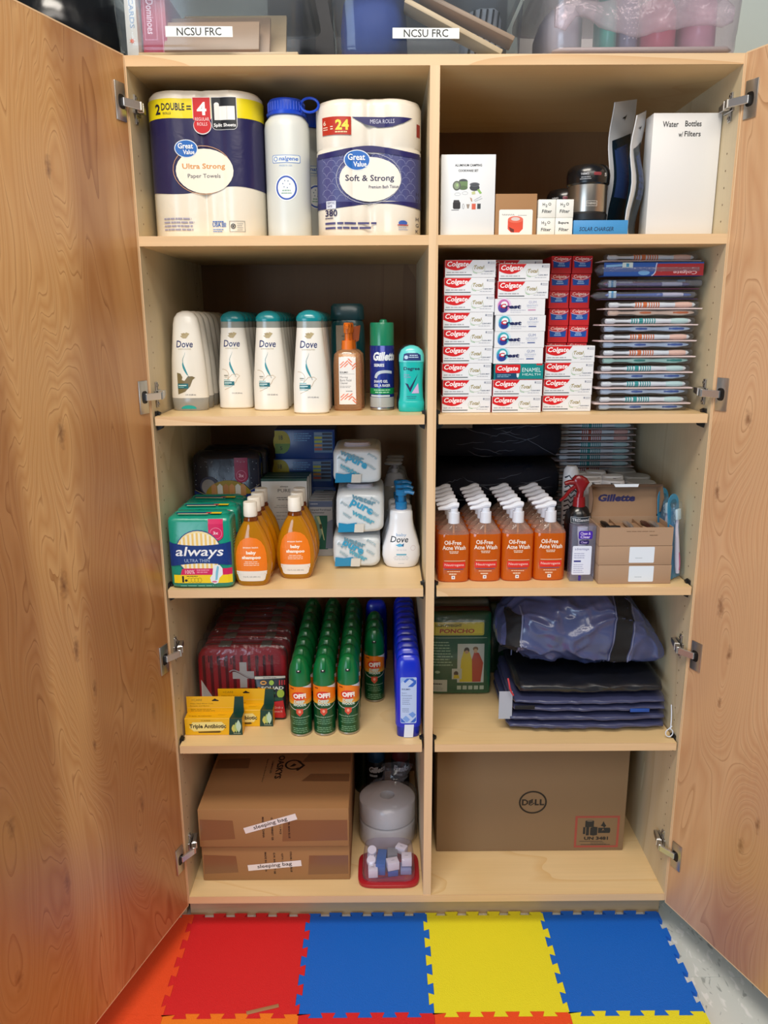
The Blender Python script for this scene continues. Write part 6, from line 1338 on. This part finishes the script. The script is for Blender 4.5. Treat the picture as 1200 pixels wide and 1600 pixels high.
# monitor box
t = thing('computer_box', 'large brown computer box with round logo and battery warning label', 'cardboard box', (284, 336, Z0), 0)
mb = MB(); mb.box(-250, -175, 0, 250, 175, 350, cardboard('8a7052')); mb.build('carton', t, bevel=2.5)
L = [RG(3, 148, 37, 34, 4.6, '1c1412'), P([(-26, 139), (-26, 157), (-17, 157), (-9.5, 152), (-9.5, 144), (-17, 139)], '1c1412'), P([(-21.5, 143), (-21.5, 153), (-17, 153), (-14, 150.5), (-14, 145.5), (-17, 143)], '8a7052'),
     [LN([(-8, 147+k*4), (3, 153+k*4)], 3, '1c1412') for k in (-1, 0, 1)], LN([(-8, 142), (-2, 139.5), (7, 146)], 2.6, '1c1412'), P([(8, 157), (12.6, 157), (12.6, 143), (19, 143), (19, 139), (8, 139)], '1c1412'), P([(21, 157), (25.6, 157), (25.6, 143), (33, 143), (33, 139), (21, 139)], '1c1412')]
decal('logo', L, fr(-175), t)
X0, Z_0 = 118, 10
W1 = [FR(X0, Z_0, X0+118, Z_0+96, 6, 'a04a40'), R(X0+27, 72, X0+50, 90, '1c2228'), E(X0+38.5, 90, 11.5, 3, '1c2228'), E(X0+38.5, 90.5, 8, 1.6, '7a6a58'), R(X0+22, 51, X0+28, 72, '1c2228'), R(X0+30, 47, X0+38, 73, '1c2228'), P([(X0+41, 70), (X0+50, 73), (X0+60, 72), (X0+60, 48), (X0+50, 46), (X0+41, 48)], '1c2228'), P([(X0+62, 70), (X0+92, 70), (X0+92, 54), (X0+62, 54)], '1c2228'), E(X0+92, 62, 2.6, 8, '1c2228'), P([(X0+68, 76), (X0+72, 82), (X0+75, 90), (X0+80, 80), (X0+83, 76), (X0+78, 70), (X0+74, 74)], '1c2228'), P([(X0+72, 60), (X0+75, 68), (X0+79, 60), (X0+76, 64)], '8c6f54'), T('UN 3481', X0+58, 38, 64, 10, '1c1c20', .04), R(X0+14, 28, X0+76, 29.4, '3c3030'), BARS(0, 24, 46, 2, 4, 1.6, '5a4c40', left=X0+44), R(X0+18, 18, X0+96, 19.4, '3c3030')]
decal('warning_label', W1, fr(-175), t)

# ================================================= on top of the cabinet
ZT = 1992.5
BIN = CLEAR('f4f8fc', .07, .10, 'c4ccd4')
def bin_(label, x0, x1, y0, lab=None, lx=0, ltx=None, hz=0, rim=True, h=150, m=BIN):
    w2 = (x1-x0)/2; d2 = 190
    t = thing('storage_bin', label, 'storage bin', ((x0+x1)/2, y0+d2, ZT), 0, 'clear plastic storage bins')
    sec = [(0, w2-12, d2-12, 7), (2, w2-6, d2-6, 8), (8, w2-2.5, d2-3, 9), (14, w2-1.5, d2-1.5, 9), (40, w2-1, d2-1, 9), (41.5, w2, d2, 9), (h, w2+6, d2+6, 9)]
    ins = [(a if i else 2.4, b-2.4, c-2.4, e) for i, (a, b, c, e) in enumerate(sec)]
    mb = MB(); mb.loft(sec, m, 72, caps=False); mb.loft([(0, w2-12, d2-12, 7), (.6, w2-11.9, d2-11.9, 7)], m, 72); mb.build('tub', t, smooth=60)
    mb = MB(); mb.loft([(h, w2+6, d2+6, 9), (h, w2+16, d2+16, 9), (h+6, w2+16, d2+16, 9), (h+8, w2+14, d2+14, 9)], CLEAR('e8ecf0', .5, .2, 'c8ccd0'), 72); mb.build('lid', t)
    if lab: decal('name_label', [P([(lx-63, 29.5+hz), (lx+63, 28.5+hz), (lx+63, 46.5+hz), (lx-63, 47.5+hz)], 'e8ece8'), T(lab, lx, 38+hz, 84, 13.5, '1c1c20', .012)], fr(-d2-1.6), t, base=.4)
    return t
b1 = bin_('left clear storage bin labelled NCSU FRC, holding boards and game boxes', -612, -254, -2, 'NCSU FRC', -12, None, 0)
b2 = bin_('middle clear storage bin labelled NCSU FRC, holding blue cloth', -196, 170, 2, 'NCSU FRC', -5, None, -3)
b3 = bin_('right clear storage bin without label, holding pink and white plastic bags', 212, 588, 2, m=CLEAR('fbf4f8', .16, .14, 'dcd4dc', .25, 12))
WDB = wood('pale_board', 'e2c49a', 'd8b688', 'c8a070', axis='X', ring=4, stretch=.2, seed=8.2)
def board(label, loc, rot, w_, d, h=10, m=WDB):
    t = thing('wooden_board', label, 'board', loc, 0, 'thin wooden boards', rot=rot); mb = MB(); mb.box(-w_/2, -d/2, 0, w_/2, d/2, h, m); mb.build('board', t, bevel=2); return t
BRD = wood('tan_board', 'b8997c', 'ac8c70', '9c7c60', axis='X', ring=4, stretch=.2, seed=2.2)
board('pale wooden board lying flat on the bottom of the left bin', (-418, 130, ZT+5), (0, 0, 0), 310, 200, 9)
board('wooden board standing lowest and frontmost in the left bin, behind the name label', (-432, 60, ZT+46), (1.25, 0, -.02), 186, 58, 9, BRD)
board('wooden board standing behind the front one in the left bin', (-422, 92, ZT+56), (1.2, 0, -.02), 200, 78, 9, BRD)
board('wooden board standing third from the front in the left bin', (-400, 136, ZT+66), (1.2, 0, -.01), 210, 100, 9)
t = thing('game_box', 'pale game box with CARDS lettered down its spine in the left bin', 'game box', (-582+1, 130, ZT+3))
mb = MB(); mb.box(-11, -100, 0, 11, 100, 118, M('ddd6cc', .5)); mb.build('carton', t, bevel=.8)
decal('spine_print', [T('CARDS', 2, 78, 52, 9, '8fa0b8', .02, 0, -math.pi/2), [LN([(0, 30), (6*math.cos(k*.9), 30+6*math.sin(k*.9))], 2, 'e07a4a', .5) for k in range(7)], E(0, 30, 3.4, 3.4, 'e0683c')], fr(-100), t)
t = thing('game_box', 'dark red dominoes box beside the pale game box in the left bin', 'game box', (-541, 140, ZT+15), 0)
mb = MB(); mb.box(-25, -90, 0, 22, 90, 110, M('a81838', .4, 0, .2)); mb.build('carton', t, bevel=1)
decal('spine_print', [T('Dominoes', -8, 66, 60, 14, 'e8c8d0', .01, .1, -math.pi/2), FR(-20, 26, 4, 104, 1, 'd890a0'), R(14, 2, 15, 108, 'e0a0b0')], fr(-90), t)
board('diagonal pale wooden board in the middle bin, lower of two', (36, 70, ZT+56), (0, .45, 0), 210, 60, 10)
board('diagonal pale wooden board in the middle bin, upper of two', (64, 80, ZT+78), (0, .42, 0), 200, 60, 9, BRD)
t = thing('blue_cloth', 'crumpled royal blue cloth filling the left of the middle bin', 'cloth', (-116, 156, ZT+10))
mb = MB(); mb.loft([(0, 60, 110, 3), (6, 66, 122, 3), (60, 66, 124, 3), (110, 62, 110, 3), (126, 50, 80, 2.4)], M('1f3c84', .7, 0, 0, .8, 12), 56, jit=7, jf=.02, seed=12); mb.build('cloth', t, smooth=80)
t = thing('striped_towel', 'white towel with black stripes at the right of the middle bin', 'towel', (112, 250, ZT+9))
mb = MB(); sec = [(0, 34, 90, 3), (6, 40, 100, 3), (70, 40, 100, 3), (120, 40, 96, 3), (128, 34, 80, 2.4)]; mb.loft(sec, M('d4d6dc', .9, 0, 0, .9, 30), 48, jit=4, jf=.03, seed=14); mb.build('towel', t, smooth=80)
decal('stripes', [LN([(-36+k*13, 10), (-22+k*13, 118)], 4, '20222c') for k in range(5)], lfr(sec), t, 8, .8, base=5)
for l, x, y, w_, d, h, c, sd in (('pale grey plastic bag at the left of the right bin', 264, 150, 40, 110, 90, 'b4bcc4', 3), ('teal pouch in the right bin', 354, 110, 16, 50, 120, '3cae9c', 5), ('grey polka dot pouch in the right bin', 396, 130, 22, 60, 122, '8088a0', 7), ('pink plastic bag in the middle of the right bin', 458, 140, 36, 90, 110, 'd46a80', 9), ('rosy plastic bag at the right of the right bin', 536, 140, 36, 100, 120, 'd8a4b4', 11)):
    t = thing('soft_pouch', l, 'bag', (x, y+24, ZT+24)); mb = MB(); sec = [(0, w_*.8, d*.8, 2.6), (8, w_, d, 2.8), (h*.7, w_, d, 2.8), (h*.95, w_*.8, d*.8, 2.5), (h, w_*.5, d*.5, 2.4)]
    mb.loft(sec, M(c, .35, 0, .3, .6, 14), 40, jit=4, jf=.025, seed=sd); mb.build('pouch', t, smooth=80)
    if 'dot' in l: decal('dots', [E(-12+8*i+(j % 2)*4, 30+j*9, 1.4, 1.4, 'd8dce8', 8) for i in range(4) for j in range(9)], lfr(sec), t, 8, base=5)
t = thing('crumpled_bag', 'crumpled clear bag lying across the front of the right bin', 'bag', (400, 26, ZT+42)); mb = MB(); mb.loft([(-170, 6, 20, 2.5, 0, 30), (-150, 9, 30, 2.5, 0, 34)]+[(x, 11+2*math.sin(x*.05), 32+16*math.sin(x*.021+1), 2.5, 0, 40+10*math.sin(x*.03)) for x in range(-130, 140, 15)]+[(150, 9, 28, 2.5, 0, 36), (170, 6, 16, 2.5, 0, 30)], CLEAR('fcf8fa', .28, .12, 'dcd8dc', .8, 20), 60, axis='x', disp=crumple(6, .02, 5, .6)); mb.build('film', t, smooth=70)
t = thing('packing_sheet', 'folded off-white packing sheet on the bottom of the right bin', 'sheet', (400, 175, ZT+3)); mb = MB(); mb.loft([(-172, 150, 3, 3, 0, 10), (-160, 160, 8, 4, 0, 10), (160, 160, 8, 4, 0, 10), (172, 150, 3, 3, 0, 10)], M('b4aca4', .4, 0, .2, .6, 10), 32, axis='x', jit=2, jf=.02, seed=4); mb.build('sheet', t, smooth=80)
# dark cases between the bins, black bag at left
t = thing('dark_case', 'dark grey hard case standing upright behind the clear bins', 'case', (-10, 474, ZT)); mb = MB(); mb.box(-360, -52, 0, 208, 52, 330, M('34353a', .6, 0, 0, .1, 40)); mb.build('shell', t, bevel=8); mb = MB(); mb.tube([(-60, -52, 260), (-60, -70, 262), (60, -70, 262), (60, -52, 260)], 5, BLK); mb.build('handle', t)
t = thing('black_bag', 'crumpled shiny black plastic bag on top of the closed cabinet at left', 'bag', (-790, 250, ZT+20))
mb = MB(); mb.loft([(0, 120, 150, 2.4), (10, 155, 190, 2.4), (60, 168, 205, 2.3), (120, 160, 195, 2.3), (190, 120, 150, 2.2), (230, 60, 70, 2), (250, 24, 26, 2)], M('0e0e10', .22, 0, .4, 1., 9), 90, jit=16, jf=.012, seed=31); mb.build('bag', t, smooth=80)
